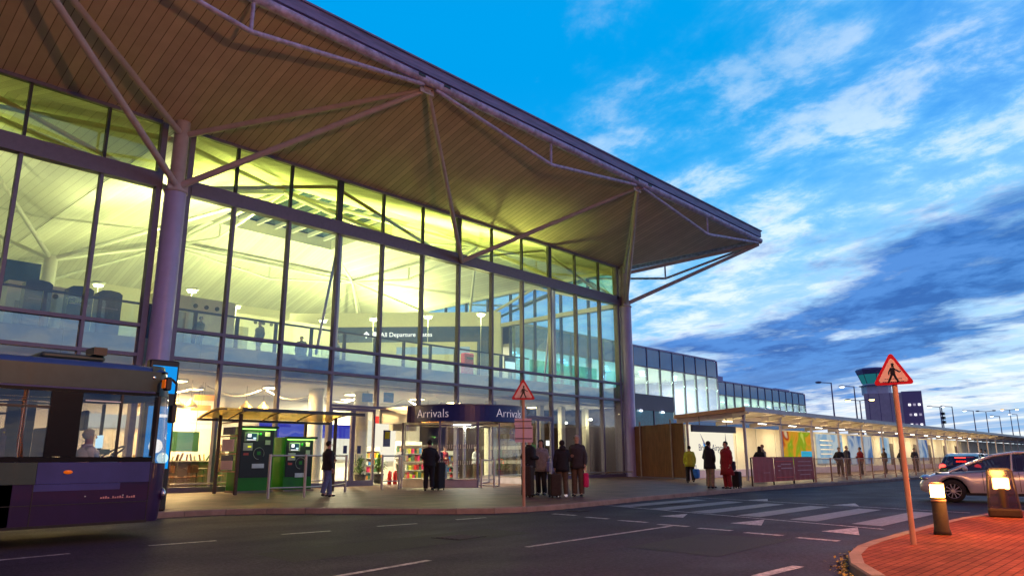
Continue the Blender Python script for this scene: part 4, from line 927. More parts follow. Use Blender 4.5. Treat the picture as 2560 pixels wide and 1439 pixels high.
# ------------------------------------------------------------------ bus
B = thing('bus', (2.0, 14.05, 0), 'single deck purple and cream city bus cropped by the left edge', 'bus')
YS, YN = 12.8, 15.3; BX0 = -6.2
def loft_y(prof_fn, ys, nm, m, par=B, closed=False):
    mb = MB(); rings = [prof_fn(y) for y in ys]; n = len(rings[0]); vs = [p for r in rings for p in r]; fs = []
    for j in range(len(rings)-1):
        for i in range(n-1 if not closed else n): fs.append((j*n+i, j*n+(i+1)%n, (j+1)*n+(i+1)%n, (j+1)*n+i))
    return mb.add(vs, fs, True).build(nm, m, par)
def nose(z):      # how far the front bulges at height z
    return 5.33 - .05*max(0, z-1.2) - .10*max(0, z-2.3)**1.2*2 - .10*max(0, .7-z)
def plan(z, n=10, r=.32):   # front outline from side to side with rounded corners and crown
    pts = []; x0 = nose(z)
    for k in range(n+1):
        a = PI*.5*k/n; pts.append((x0-r+r*math.sin(a), YS+r-r*math.cos(a), z))
    for k in range(1, 8):
        t = k/8; pts.append((x0+.16*math.sin(PI*t), YS+r+(YN-YS-2*r)*t, z))
    for k in range(n+1):
        a = PI*.5*(1-k/n); pts.append((x0-r+r*math.sin(a), YN-r+r*math.cos(a), z))
    return pts
def front_band(zs, nm, m):
    mb = MB(); rings = [plan(z) for z in zs]; n = len(rings[0]); vs = [p for r in rings for p in r]; fs = [(j*n+i, j*n+i+1, (j+1)*n+i+1, (j+1)*n+i) for j in range(len(zs)-1) for i in range(n-1)]
    return mb.add(vs, fs, True).build(nm, m, B)
# lower side with wheel arches
def side_panel(y0, y1, z0, z1, x0, x1, arches, nm, m):
    mb = MB(); xs = [x0]; 
    prof = [(x0, z0)]
    for ax in arches:
        r = .56
        for k in range(13):
            a = PI - PI*k/12; prof.append((ax+r*math.cos(a), max(z0, .48+r*math.sin(a)) if 0 < k < 12 else z0))
    prof.append((x1, z0)); prof += [(x1, z1), (x0, z1)]
    vs = [(x, y0, z) for x, z in prof] + [(x, y1, z) for x, z in prof]; n = len(prof)
    # triangulate columns between the lower profile and the top
    low = prof[:-2]; fs = []
    tv = [(x, y0, z1) for x, z in low]; bv = [(x, y0, z) for x, z in low]; tv2 = [(x, y1, z1) for x, z in low]; bv2 = [(x, y1, z) for x, z in low]; L = len(low)
    for i in range(L-1):
        fs += [(i, i+1, L+i+1, L+i), (2*L+i+1, 2*L+i, 3*L+i, 3*L+i+1), (i+1, i, 2*L+i, 2*L+i+1)]
    return mb.add(bv+tv+bv2+tv2, fs).build(nm, m, B)
XF = 5.01
AR = [2.52, -3.4]
for (a, b) in ((YS, YS+.05), (YN-.05, YN)):
    side_panel(a, b, .27, .90, BX0, XF, AR, 'lower_side', 'bus_purple')
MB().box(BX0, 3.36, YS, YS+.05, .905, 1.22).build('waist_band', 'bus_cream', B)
MB().box(3.365, XF, YS, YS+.05, .905, 1.22).build('waist_band', 'bus_stripe', B)
MB().box(BX0, XF, YN-.05, YN, .905, 1.22).build('waist_band', 'bus_stripe', B)
MB().box(3.35, 4.55, YS-.006, YS-.001, .80, .90).build('access_flap', 'bus_stripe', B)
MB().box(BX0, XF, YS-.008, YS-.001, .595, .605).build('panel_joint', 'black', B)
MB().box(3.34, 3.35, YS-.006, YS-.001, .3, .90).build('panel_joint', 'black', B); MB().box(4.99, 5.0, YS-.006, YS-.001, .3, 1.22).build('panel_joint', 'black', B)
for y0, y1 in ((YS, YS+.05), (YN-.05, YN)):
    m = MB(); m.box(BX0, XF, y0, y1, 1.225, 1.30); m.box(BX0, XF, y0, y1, 2.29, 2.36)
    for a, b in ((3.42, 3.86), (1.55, 1.67), (-.3, -.18), (-2.1, -1.98), (-4.0, -3.9), (BX0, BX0+.2), (4.96, XF)): m.box(a, b, y0, y1, 1.305, 2.285)
    m.build('window_pillars', 'bus_black', B)
    wins = [(1.67,3.42),(-.18,1.55),(-1.98,-.3),(-3.9,-2.1),(-6.0,-4.0),(3.86,4.96)]
    for a, b in wins:
        w = MB().box(a, b, y0+.015, y0+.03, 1.305, 2.285).build('side_window', 'bus_glass', B)
        if b < 3.5: MB().box(a, b, y0-.004, y0+.045, 2.03, 2.065).build('window_bar', 'black', w)
        else:
            MB().box(4.42, 4.455, y0-.004, y0+.045, 1.31, 2.28).build('window_bar', 'black', w); MB().box(3.9, 4.42, y0-.004, y0+.04, 2.16, 2.175).build('window_bar', 'steel_rail', w)
    cr = MB(); ys = (y0, y1)
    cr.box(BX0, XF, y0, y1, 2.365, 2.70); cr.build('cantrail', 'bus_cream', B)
MB().box(BX0, 4.95, YS-.006, YS-.001, 2.335, 2.36).build('drip_strip', 'bus_stripe', B)
# roof, rounded at both sides
def roof_prof(y): return []
rf = MB(); n = 16; L_ = []
for x in (BX0, -2, 2, 4.6, 5.0, 5.12):
    dz = 0 if x < 4.7 else (.02 if x < 5.05 else .1)
    L_.append([(x, YS + (YN-YS)*(.5-.5*math.cos(PI*k/n)), 2.70 + .16*math.sin(PI*k/n)**.6*1.0 - (dz if 0 < k < n else 0)) for k in range(n+1)])
vs = [p for r in L_ for p in r]; fs = [(j*(n+1)+i, j*(n+1)+i+1, (j+1)*(n+1)+i+1, (j+1)*(n+1)+i) for j in range(len(L_)-1) for i in range(n)]
rf.add(vs, fs, True); rf.build('roof', 'bus_roof', B)
pod = MB(); pod.rbox(3.3, 4.25, 13.2, 14.1, 2.84, 2.93, .05); pod.build('roof_hatch', 'bus_cream', B)
MB().box(4.02, 4.22, 13.1, 13.5, 2.935, 3.06).build('roof_pod', 'black', B)
for x in (-4.4, -2.6, -.9, 1.35, 1.62): MB().box(x, x+.008, YS-.006, YS-.001, .3, 1.22).build('panel_joint', 'black', B)
for x in (4.05, 4.6, 1.1, .4): MB().box(x, x+.02, YS-.007, YS-.001, .70, .715).build('flap_catch', 'steel_rail', B)
MB().box(BX0, XF, YS-.010, YS-.0005, .27, .31).build('skirt_rubber', 'rubber', B)
front_band([.28, .5, .8, 1.1, 1.2], 'front_lower_panel', 'bus_purple')
front_band([1.205, 1.5, 1.9, 2.29], 'windscreen', 'bus_glass')
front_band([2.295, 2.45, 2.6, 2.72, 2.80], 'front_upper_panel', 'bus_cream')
front_band([2.30, 2.36], 'windscreen_head', 'black') if False else None
MB().box(5.0, 5.05, YS+.002, YS+.05, 1.2, 2.30).build('windscreen_pillar', 'black', B)
MB().box(BX0-.05, BX0, YS, YN, .3, 2.8).build('rear_panel', 'bus_purple', B)
for ax in AR:
    for y0, s in ((YS+.03, 1), (YN-.03, -1)):
        w = MB(); w.tube((ax, y0, .48), (ax, y0+.27*s, .48), .48, n=28); wo = w.build('wheel', 'rubber', B)
        MB().tube((ax, y0-.012*s, .48), (ax, y0+.02*s, .48), .27, n=20).build('rim', 'frame_dark', wo)
        MB().tube((ax, y0-.03*s, .48), (ax, y0+.0*s, .48), .1, n=14).build('hub', 'post_sodium_tint', wo)
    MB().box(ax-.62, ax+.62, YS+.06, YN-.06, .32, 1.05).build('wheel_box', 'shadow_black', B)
MB().box(BX0, 4.9, YS+.06, YN-.06, .33, .42).build('bus_floor', 'frame_dark', B)
MB().ball((3.78, YS-.005, 1.075), .055, 10, 6, (1.2,.35,.55)).build('side_marker', 'amber_lens', B)
MB().ball((4.90, YS-.0, 2.60), .032, 10, 6, (1,.5,1)).build('side_camera', 'chrome', B)
mm = MB(); mm.path([(5.02,YS+.0,2.55),(5.14,YS-.16,2.57),(5.2,YS-.2,2.5),(5.2,YS-.2,2.15)], .02, 8); mm.build('mirror_arm', 'black', B)
mo = MB(); mo.rbox(5.0, 5.10, YS-.27, YS-.12, 2.38, 2.60, .03); mo.build('mirror_head', 'black', B)
mo = MB(); mo.rbox(5.13, 5.22, YS-.28, YS-.12, 1.85, 2.15, .03); mo.build('mirror_head', 'black', B)
MB().box(4.98, 5.0-.001, YS-.255, YS-.135, 2.42, 2.56).build('mirror_face', 'amber_lens', B)
MB().ball((5.1, YS+.10, 2.50), .06, 10, 6).build('roof_marker_lamp', 'glow_orange_lamp', B)
for z in (.7,): MB().ball((5.27, YS+.16, z), .13, 12, 8, (.5,1,.8)).build('headlamp', 'chrome', B)
# small writing low on the side, too faint to read: short dashes
m = MB(); 
for k in range(15): 
    if k not in (4, 10): m.box(4.28+.035*k, 4.303+.035*k, YS-.0075, YS-.0015, .665, .665+.022+.012*((k*7) % 3)/2)
m.box(4.28, 4.803, YS-.0072, YS-.0015, .664, .6655); m.build('faint_lettering', 'banner_print', B)
# inside: seats, poles, driver's cab
for xs in (2.95, 2.15, 1.35, .55, -.3, -1.1, -1.9, -2.7):
    for y0 in (13.0, 14.55):
        s = MB(); s.rbox(xs-.06, xs+.02, y0, y0+.42, .9, 1.62, .03); s.rbox(xs, xs+.42, y0, y0+.42, .8, .9, .03); s.rbox(xs-.05,xs+.0,y0+.05,y0+.37,1.6,1.72,.02)
        so = s.build('seat', 'bus_seat', B); MB().tube((xs-.02, y0+.05, 1.66), (xs-.02, y0+.37, 1.66), .015).build('grab_handle', 'yellow_cloth', so)
for x, y in ((3.3,13.6),(2.5,14.5),(1.2,13.6),(.2,14.5),(-1.4,13.6),(3.45,14.4)): MB().tube((x,y,.42),(x,y,2.75),.017).build('grab_pole', 'steel_rail', B)
for y in (13.6, 14.5): MB().tube((BX0+.2,y,2.2),(4.0,y,2.2),.017).build('ceiling_rail', 'steel_rail', B)
MB().box(3.52, 3.56, YS+.07, 13.9, .42, 1.75).build('cab_screen', 'black', B)
s = MB(); s.rbox(3.83, 3.95, 13.02, 13.5, .95, 1.75, .05); s.rbox(3.9, 4.35, 13.02, 13.5, .85, .98, .04); s.rbox(3.85,3.95,13.12,13.4,1.74,1.95,.04); s.build('driver_seat', 'black', B)
MB().rbox(4.62, 5.15, 12.95, 15.0, .8, 1.27, .08).build('dashboard', 'frame_dark', B)
sw = MB(); c = Vector((4.55, 13.3, 1.36)); pr = None
for k in range(25):
    a = 2*PI*k/24; p = c + Vector((.08*math.cos(a), .23*math.sin(a), .1*math.cos(a)*1.1+0)) + Vector((.14*math.cos(a),0,0))*0.6
    if pr is not None: sw.tube(pr, p, .016, n=6, caps=False)
    pr = p
sw.tube(c, c+Vector((.25,0,-.25)), .03); sw.build('steering_wheel', 'black', B)
MB().box(4.48, 4.52, 13.7, 13.95, 1.45, 1.66).build('ticket_screen', 'screen_pale', B)
MB().box(4.2, 4.35, YS+.035, YS+.04, 1.34, 1.42).build('window_sticker', 'green_board', B)
MB().rbox(4.35, 4.42, 14.2, 14.45, 1.75, 2.1, .03).build('inner_mirror', 'black', B)

# ------------------------------------------------------------------ totem display behind the bus
D = thing('display_totem', (6.95, 17.7, .12), 'tall black totem with bright blue lit screens standing behind the bus front', 'display')
MB().rbox(6.6, 7.28, 17.55, 17.8, .12, 3.52, .05).build('casing', 'black', D)
MB().box(6.66, 7.22, 17.535, 17.548, 2.75, 3.38).build('screen', 'screen_blue', D); MB().box(6.66, 7.22, 17.535, 17.548, 1.05, 2.45).build('screen', 'screen_blue', D)
MB().box(6.72, 7.0, 17.528, 17.533, 3.12, 3.2).build('screen_lettering', 'white_lit', D); MB().box(6.7, 7.12, 17.528, 17.533, 2.85, 3.0).build('screen_lettering', 'screen_pale', D)
MB().ball((6.9, 17.53, 1.55), .16, 12, 6, (1, .04, 1)).build('screen_shape', 'white_lit', D); MB().ball((7.08, 17.53, 1.28), .13, 12, 6, (1, .04, 1)).build('screen_shape', 'screen_pale', D)
MB().box(6.78, 7.1, 17.528, 17.533, 2.2, 2.27).build('screen_lettering', 'white_lit', D)

# ------------------------------------------------------------------ ticket machines and shelter
def ticket_machine(x0, x1, y0, y1, zt, label):
    t = thing('ticket_machine', ((x0+x1)/2, (y0+y1)/2, .12), label, 'machine', 'green self service machines')
    MB().rbox(x0, x1, y0, y1, .18, zt, .03).build('cabinet', 'green_paint', t)
    MB().box(x0-.03, x1+.03, y0-.12, y1, .121, .18).build('plinth', 'kerbstone', t)
    MB().box(x0-.02, x1+.02, y0-.22, y0-.005, zt-.06, zt+.02).build('hood', 'green_board', t)
    MB().box(x0+.05, x1-.05, y0-.14, y0-.06, zt-.10, zt-.068).build('hood_lamp', 'glow_green', t)
    f = MB(); f.box(x0+.06, x1-.06, y0-.03, y0-.004, .62, zt-.1); fo = f.build('front_panel', 'black', t)
    w = x1-x0; Y = y0-.034
    def q(a, b, c, d, m, nm, par=fo, e=.0): return MB().box(x0+w*a, x0+w*b, Y-.012-e, Y+.003, zt-c, zt-d).build(nm, m, par)
    q(.12, .50, .50, .20, 'grey_cloth', 'screen_bezel'); q(.16, .46, .47, .23, 'screen_dark' if 0 else 'navy_panel', 'display', e=.004); q(.2, .3, .36, .25, 'white_lit', 'display_shape', e=.006); q(.36, .44, .42, .37, 'screen_pale', 'display_shape', e=.006); q(.18, .44, .46, .44, 'white_lit', 'display_shape', e=.006)
    q(.1, .36, .82, .56, 'grey_panel', 'card_reader'); q(.22, .32, .72, .66, 'yellow_lit', 'card_light', e=.004)
    q(.8-.1, .9-.1+.04, .33, .18, 'sign_face', 'instruction_plate'); q(.72, .86, .62, .46, 'grey_panel', 'coin_slot'); q(.38, .72, 1.42, 1.27, 'alloy', 'delivery_tray')
    c = (x0+w*.55, Y-.008, zt-.92); r = MB()
    for k in range(22):
        a0, a1 = 2*PI*k/26-.6, 2*PI*(k+1)/26-.6; r.tube((c[0]+.2*math.cos(a0), c[1], c[2]+.2*math.sin(a0)), (c[0]+.2*math.cos(a1), c[1], c[2]+.2*math.sin(a1)), .008, n=5)
    r.build('ring_mark', 'grey_panel', fo); MB().ball((x0+w*.57, Y-.004, zt-.26), .055, 12, 6, (1,.15,1)).build('round_badge', 'green_paint', fo)
    q(.5, .6, .97, .85, 'green_paint', 'ring_centre'); q(.12, .26, .98, .9, 'red_banner', 'small_label')
    lamp('lamp', t, ((x0+x1)/2, y0-.16, zt-.12), 5, (.5, 1, .25), 'AREA', .8, (0,0,0), sizey=.05)
    return t
ticket_machine(12.45, 13.78, 24.5, 25.25, 2.36, 'taller green self service machine, left of two under the shelter')
ticket_machine(14.12, 15.3, 24.35, 25.2, 2.02, 'shorter green self service machine, right of two under the shelter')
S = thing('shelter', (13.7, 23.9, .12), 'small open shelter with curved translucent roof over two green machines', 'shelter')
def rz_(t): return 2.62 + .26*math.sin(t*PI*.62)       # roof curve, t 0 back .. 1 front
sr = MB(); n = 10; x0, x1 = 11.1, 16.3; yb_, yf_ = 24.9, 23.0
vs = []; 
for k in range(n+1):
    t = k/n; y = yb_+(yf_-yb_)*t; vs += [(x0, y, rz_(t)), (x1, y, rz_(t)), (x0, y, rz_(t)+.02), (x1, y, rz_(t)+.02)]
fs = []
for k in range(n): o = 4*k; fs += [(o, o+1, o+5, o+4), (o+2, o+6, o+7, o+3), (o, o+4, o+6, o+2), (o+1, o+3, o+7, o+5)]
sr.add(vs, fs, True); sr.build('roof', 'roof_sheet', S) if 'roof_sheet' in MT else sr.build('roof', 'acrylic_roof', S)
for x in (11.1, 12.1, 13.4, 14.75, 16.1):
    m = MB()
    for k in range(n): t0, t1 = k/n, (k+1)/n; m.tube((x+.05, yb_+(yf_-yb_)*t0, rz_(t0)-.03), (x+.05, yb_+(yf_-yb_)*t1, rz_(t1)-.03), .028, n=6)
    m.build('roof_rib', 'frame_dark', S)
MB().box(11.7, 16.55, yf_-.06, yf_+.02, rz_(1)-.07, rz_(1)+.04).build('front_beam', 'frame_dark', S); MB().box(11.1, 16.3, yb_-.03, yb_+.04, rz_(0)-.09, rz_(0)-.005).build('back_beam', 'frame_dark', S)
for x, y in ((11.85, 23.35), (11.75, 24.6), (15.55, 23.35), (15.5, 25.3)): MB().box(x-.045, x+.045, y-.045, y+.045, .12, 2.72).build('post', 'brown_cloth', S)
sp = MB(); 
for z in (.85, 1.42, 2.0, 2.45): sp.box(11.78, 11.82, 23.4, 24.55, z-.02, z+.02)
spo = sp.build('side_frame', 'post_sodium_tint', S)
for z0, z1, m in ((.9, 1.2, 'sign_face'), (1.2, 1.38, 'navy_panel'), (1.5, 1.9, 'sign_face'), (2.05, 2.3, 'navy_panel')): MB().box(11.79, 11.81, 23.6, 24.4, z0, z1).build('notice', m, spo)

# guard rails on the pavement
def guard_rail(pts, label, h=1.27):
    t = thing('guard_rail', (*pts[0], .12), label, 'railing', 'brushed steel guard rails by the doors')
    for p in pts: MB().tube((*p, .12), (*p, h+.12), .042, n=14).build('post', 'steel_rail', t)
    for a, b in zip(pts, pts[1:]):
        MB().tube((*a, h+.08), (*b, h+.08), .028, n=10).build('top_rail', 'steel_rail', t); MB().tube((*a, .42), (*b, .42), .02, n=10).build('low_rail', 'steel_rail', t)
guard_rail([(11.35,20.35),(12.46,20.2),(13.6,20.6),(15.3,22.2)], 'steel guard rail with four posts in front of the green machines')
guard_rail([(17.4,22.9),(18.1,22.75),(18.9,23.6)], 'short steel guard rail just left of the round entrance door')
guard_rail([(20.95,21.15),(21.5,21.0)], 'low steel barrier posts at the round door opening', 1.1)

# ------------------------------------------------------------------ road signs
def walker(s=1.0):      # pedestrian pictogram, x right, y up, about 0.3 high
    return [[(0,.0),(.012,.012),(.03,.0),(.03,-.03),(.0,-.032),(-.008,-.012)],
            [(-.03,-.04),(.035,-.035),(.04,-.14),(-.03,-.145)],
            [(.03,-.045),(.10,-.10),(.12,-.092),(.118,-.11),(.095,-.115),(.03,-.07)], [(-.03,-.05),(-.06,-.10),(-.062,-.15),(-.045,-.15),(-.042,-.105),(-.02,-.08)],
            [(-.028,-.14),(.012,-.14),(-.03,-.22),(-.06,-.275),(-.085,-.265),(-.06,-.21)], [(.0,-.14),(.038,-.14),(.06,-.21),(.085,-.255),(.06,-.27),(.03,-.215)]]
def ped_sign(x, y, h, yaw, w, label, post_r=.038, lean=0.0, plates=False):
    t = thing('road_sign', (x, y, .12), label, 'road sign', 'red triangle pedestrian crossing signs'); t.rotation_euler = (0, 0, yaw)
    # local: sign faces -Y
    MB().tube((0, .03, 0), (0, .03, h-.12-.28), post_r, n=14).build('post', 'post_sodium_tint', t, False)
    H = w*.866; z0 = h-.12-.0
    def tri(s, y0, y1, c, m, nm, par=t):
        R = w/math.sqrt(3)*s; pts = []; rr = .035*s/1.0
        for a in (90, 210, 330):
            cx = (R-2*rr)*math.cos(R_(a)); cz = (R-2*rr)*math.sin(R_(a))
            for k in range(-4, 5): b = R_(a + k*15); pts.append((cx+rr*math.cos(b), cz+rr*math.sin(b)))
        zc = z0 - R_0; n = len(pts); vs = [(p[0], y0, zc+p[1]) for p in pts] + [(p[0], y1, zc+p[1]) for p in pts]
        return MB().add(vs, [tuple(range(n-1,-1,-1)), tuple(range(n, 2*n))] + [(i, (i+1)%n, (i+1)%n+n, i+n) for i in range(n)]).build(nm, m, par, False)
    R_0 = w/math.sqrt(3)
    tri(1.0, -.02, .0, 0, 'sign_red', 'red_border'); tri(.76, -.024, -.021, 0, 'sign_face', 'sign_face')
    g = MB(); s = w/.6*1.0; zc = z0 - R_0
    for poly in walker():
        p = [(a*s, b*s+.13*s) for a, b in poly]; n = len(p)
        g.add([(a, -.027, zc+b) for a, b in p] + [(a, -.0245, zc+b) for a, b in p], [tuple(range(n)), tuple(range(2*n-1, n-1, -1))] + [(i, (i+1)%n, (i+1)%n+n, i+n) for i in range(n)])
    g.ball((.012*s, -.026, zc+.145*s), .021*s, 10, 6, (1,.1,1))
    g.build('walker_symbol', 'black', t, False)
    d = MB()
    for z_, hw in ((-.085, .12), (-.13, .15)):
        k = -hw
        while k < hw: d.box(k*s, (k+.02)*s, -.027, -.0245, zc+z_*s, zc+(z_+.007)*s); k += .028
    d.build('crossing_studs', 'black', t, False)
    if plates:
        MB().box(-.22, .20, .0, .018, 1.93, 2.10).build('back_plate', 'sign_back', t, False); MB().box(-.21, .23, .0, .02, 1.52, 1.925).build('back_plate', 'sign_back', t, False)
        for z in (2.02, 1.86, 1.60): MB().box(-.215, .215, -.015, -.002, z, z+.02).build('clamp_bar', 'frame_dark', t, False)
    return t
ped_sign(13.68, 12.24+.1, 3.22, R_(-48), .62, 'red triangle crossing sign with pink back plates, before the group with suitcases', plates=True)
ped_sign(11.2, 3.07, 2.72, R_(-84), .54, 'leaning looking red triangle crossing sign on the brick traffic island', .036)

# ------------------------------------------------------------------ bollards on the island
BO = thing('bollard', (12.93, 3.12, .12), 'dark bollard with glowing amber top on the island, nearest the sign post', 'bollard')
MB().lathe((12.93,3.12,0), [(.0,.12),(.125,.121),(.115,.18),(.105,.2),(.10,.66),(.0,.66)], 24).build('body', 'brown_case', BO)
MB().lathe((12.93,3.12,0), [(.0,.661),(.095,.661),(.095,.85),(.0,.85)], 24).build('lantern', 'glow_amber', BO)
MB().lathe((12.93,3.12,0), [(.0,.851),(.105,.851),(.10,.875),(.0,.885)], 24).build('cap', 'post_sodium_tint', BO)
MB().lathe((12.93,3.12,0), [(.098,.60),(.104,.60),(.104,.63),(.098,.63)], 24).build('band', 'post_sodium_tint', BO)
lamp('lamp', BO, (12.93, 3.12, 1.0), 22, (1, .42, .07), 'POINT', .12); lamp('lamp_low', BO, (12.80, 2.86, .75), 16, (1, .42, .07), 'POINT', .09)
B2 = thing('traffic_bollard', (17.35, 3.05, .12), 'tall clear shelled traffic bollard with amber lamp inside, at the right', 'bollard', rz=0)
M2 = Matrix.Translation((17.35, 3.05, 0)) @ Matrix.Rotation(R_(-79), 4, 'Z')
def b2(mb, nm, m, par=B2):
    mb.v = [M2 @ v for v in mb.v]; return mb.build(nm, m, par)
fr = MB(); fr.path([(-.26,0,.2),(-.20,0,.98),(-.15,0,1.03),(.15,0,1.03),(.20,0,.98),(.26,0,.2)], .022, 8); b2(fr, 'shell_frame', 'frame_dark')
b2(MB().slab([(-.25,-.07,.2),(.25,-.07,.2),(.19,-.05,1.0),(-.19,-.05,1.0)], .012), 'clear_shell', 'acrylic'); b2(MB().slab([(-.25,.09,.2),(.25,.09,.2),(.19,.07,1.0),(-.19,.07,1.0)], .012), 'clear_shell', 'acrylic')
b2(MB().rbox(-.28,.28,-.16,.16,.12,.28,.05), 'base', 'brown_case'); b2(MB().tube((0,0,.3),(0,0,.66),.085,n=18), 'lamp_stem', 'brown_case'); b2(MB().rbox(-.14,.14,-.06,.06,.64,.86,.03), 'lantern', 'glow_amber')
lamp('lamp', B2, (16.9, 3.0, .98), 30, (1, .42, .07), 'POINT', .12)

# ------------------------------------------------------------------ cars
def car(loc, rz, paint, label, lights='front'):
    t = thing('car', loc, label, 'car', rz=rz)
    # local: length along X (nose at +X), width Y, from side profile sections
    L, Wd = 4.25, 1.76
    def prof(x):    # (z_bottom, z_belt, half width) along the body
        f = (x + L/2)/L
        belt = .72 + .16*math.sin(min(1, max(0, (1-f)/.95))*PI*.62)
        if f > .9: belt -= .22*((f-.9)/.1)**1.6
        if f < .05: belt -= .10*((.05-f)/.05)
        hw = Wd/2*(1 - .16*max(0, (f-.86)/.14)**2 - .10*max(0, (.08-f)/.08)**2)
        zb = .20 + .12*max(0, (f-.93)/.07) + .10*max(0, (.05-f)/.05)
        return zb, belt, hw
    N_ = 44; xs = [-L/2 + L*k/N_ for k in range(N_+1)]; wheels = (L/2-.82, -L/2+.80); wr = .37
    rings = []
    for x in xs:
        zb, belt, hw = prof(x)
        for wx in wheels:
            if abs(x-wx) < wr: zb_ = .31 + math.sqrt(max(0, wr*wr-(x-wx)**2)); zb = max(zb, zb_)
        side = []
        for (yy, zz) in ((hw*.93, zb), (hw*.995, zb+(belt-zb)*.25), (hw, zb+(belt-zb)*.6), (hw*.975, zb+(belt-zb)*.88), (hw*.90, belt), (hw*.45, belt+.035), (0, belt+.045)): side.append((x, yy, zz))
        rings.append([(a, -b, c) for a, b, c in side] + [(a, b, c) for a, b, c in reversed(side[:-1])])
    n = len(rings[0]); vs = [p for r in rings for p in r]; fs = [(j*n+i, j*n+i+1, (j+1)*n+i+1, (j+1)*n+i) for j in range(N_) for i in range(n-1)]
    fs += [tuple(range(n)), tuple(range(N_*n+n-1, N_*n-1, -1))]
    MB().add(vs, fs, True).build('body', paint, t, False)
    # cabin: windscreen far forward, one arc roof
    def cab(x): # roof height
        return None
    cp = [(1.35,.86,.80),(.75,1.12,.72),(.25,1.31,.66),(-.35,1.40,.64),(-.95,1.385,.63),(-1.45,1.27,.64),(-1.98,.92,.74)]
    g = MB(); base = .86; vs = []; 
    for x, z, hw in cp: vs += [(x, -.80, base), (x, -hw+.02, z-.05), (x, -hw*.8, z), (x, hw*.8, z), (x, hw-.02, z-.05), (x, .80, base)]
    fs = []
    for k in range(len(cp)-1):
        for i in range(5): o = k*6+i; fs.append((o, o+1, o+7, o+6))
    g.add(vs, fs, False); g.build('windows', 'car_glass', t, False)
    r = MB(); vs = []; rp = [p for p in cp if p[1] > 1.2]
    for x, z, hw in rp: vs += [(x, -hw-.01, z-.045), (x, -hw*.8, z+.012), (x, hw*.8, z+.012), (x, hw+.01, z-.045)]
    fs = [(k*4+i, k*4+i+1, k*4+i+5, k*4+i+4) for k in range(len(rp)-1) for i in range(3)]
    r.add(vs, fs, True); r.build('roof', paint, t, False)
    for s in (-1, 1):
        pl = MB()
        for k in range(len(cp)-1):
            (xa, za, ha), (xb, zb, hb) = cp[k], cp[k+1]; pl.tube((xa, s*(ha+.0), za-.03), (xb, s*(hb+.0), zb-.03), .035, n=8)
        pl.tube((-.15, s*.80, .86), (-.2, s*.66, 1.36), .03, n=6); pl.tube((-1.15, s*.80, .86), (-1.1, s*.65, 1.36), .03, n=6)
        pl.build('roof_rail', paint, t, False)
        md = MB(); md.ball((.95, s*.98, .93), .1, 10, 6, (.7,1,.75)); md.tube((.93, s*.85, .88), (.95, s*.98, .92), .025); md.build('wing_mirror', paint, t, False)
        dh = MB(); 
        for x in (.55, -.3, -1.25): MB().box(x-.005, x+.005, s*.86, s*.885, .32, .84).build('door_gap', 'shadow_black', t, False)
        hh = MB()
        for x in (-.15, -1.1): MB().box(x-.09, x+.09, s*.875, s*.90, .74, .77).build('door_handle', paint, t, False)
        MB().box(-1.0, 1.0, s*.80, s*.875, .20, .27).build('sill', 'rubber', t, False)
        hl = MB(); hl.ball((L/2-.18, s*.66, .66), .16, 12, 8, (1.1,.8,.45)); hl.build('headlight', 'chrome', t, False)
        tl = MB(); tl.ball((-L/2+.12, s*.68, .82), .15, 12, 8, (.5,.9,.8)); tl.build('tail_light', 'glow_red' if lights == 'rear' else 'red', t, False)
        for wx in wheels:
            w = MB(); w.lathe((0,0,0), [(.20,-.09),(.29,-.10),(.31,-.08),(.315,.0),(.31,.08),(.29,.10),(.20,.09)], 28); Mx = Matrix.Translation((wx, s*.78, .315)) @ Matrix.Rotation(PI/2, 4, 'X'); w.v = [Mx @ v for v in w.v]
            wo = w.build('wheel', 'rubber', t, False)
            rm = MB(); yo = s*.855
            rm.tube((wx, yo-.03*s, .315), (wx, yo+.005*s, .315), .05, n=12)
            for k in range(10): a = 2*PI*k/10; rm.tube((wx+.04*math.cos(a), yo, .315+.04*math.sin(a)), (wx+.2*math.cos(a), yo, .315+.2*math.sin(a)), .016, n=6)
            for k in range(24): a, b = 2*PI*k/24, 2*PI*(k+1)/24; rm.tube((wx+.205*math.cos(a), yo, .315+.205*math.sin(a)), (wx+.205*math.cos(b), yo, .315+.205*math.sin(b)), .014, n=6)
            rm.build('rim', 'alloy', wo, False)
            MB().tube((wx, s*.70, .315), (wx, s*.80, .315), .2, n=20).build('brake_disc', 'shadow_black', wo, False)
    MB().box(L/2-.10, L/2+.0, -.45, .45, .30, .44).build('grille', 'shadow_black', t, False)
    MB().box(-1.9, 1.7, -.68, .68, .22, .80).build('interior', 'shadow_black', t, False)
    for y in (-.35, .35): MB().rbox(-.45, -.3, y-.22, y+.22, .7, 1.22, .05).build('seat', 'black', t, False)
    if lights == 'rear': MB().box(-1.75, -1.68, -.2, .2, 1.20, 1.23).build('brake_light', 'glow_red', t, False); 
    return t
car((25.35, 4.35, 0), R_(103), 'car_silver', 'silver hatchback turning at the junction, cropped by the right edge')
car((40.0, 8.2, 0), R_(2), 'car_dark', 'dark car with glowing red tail lights beyond the silver hatchback', 'rear')
car((47.0, 9.3, 0), R_(3), 'car_dark', 'farther dark car braking on the road before the canopy', 'rear')

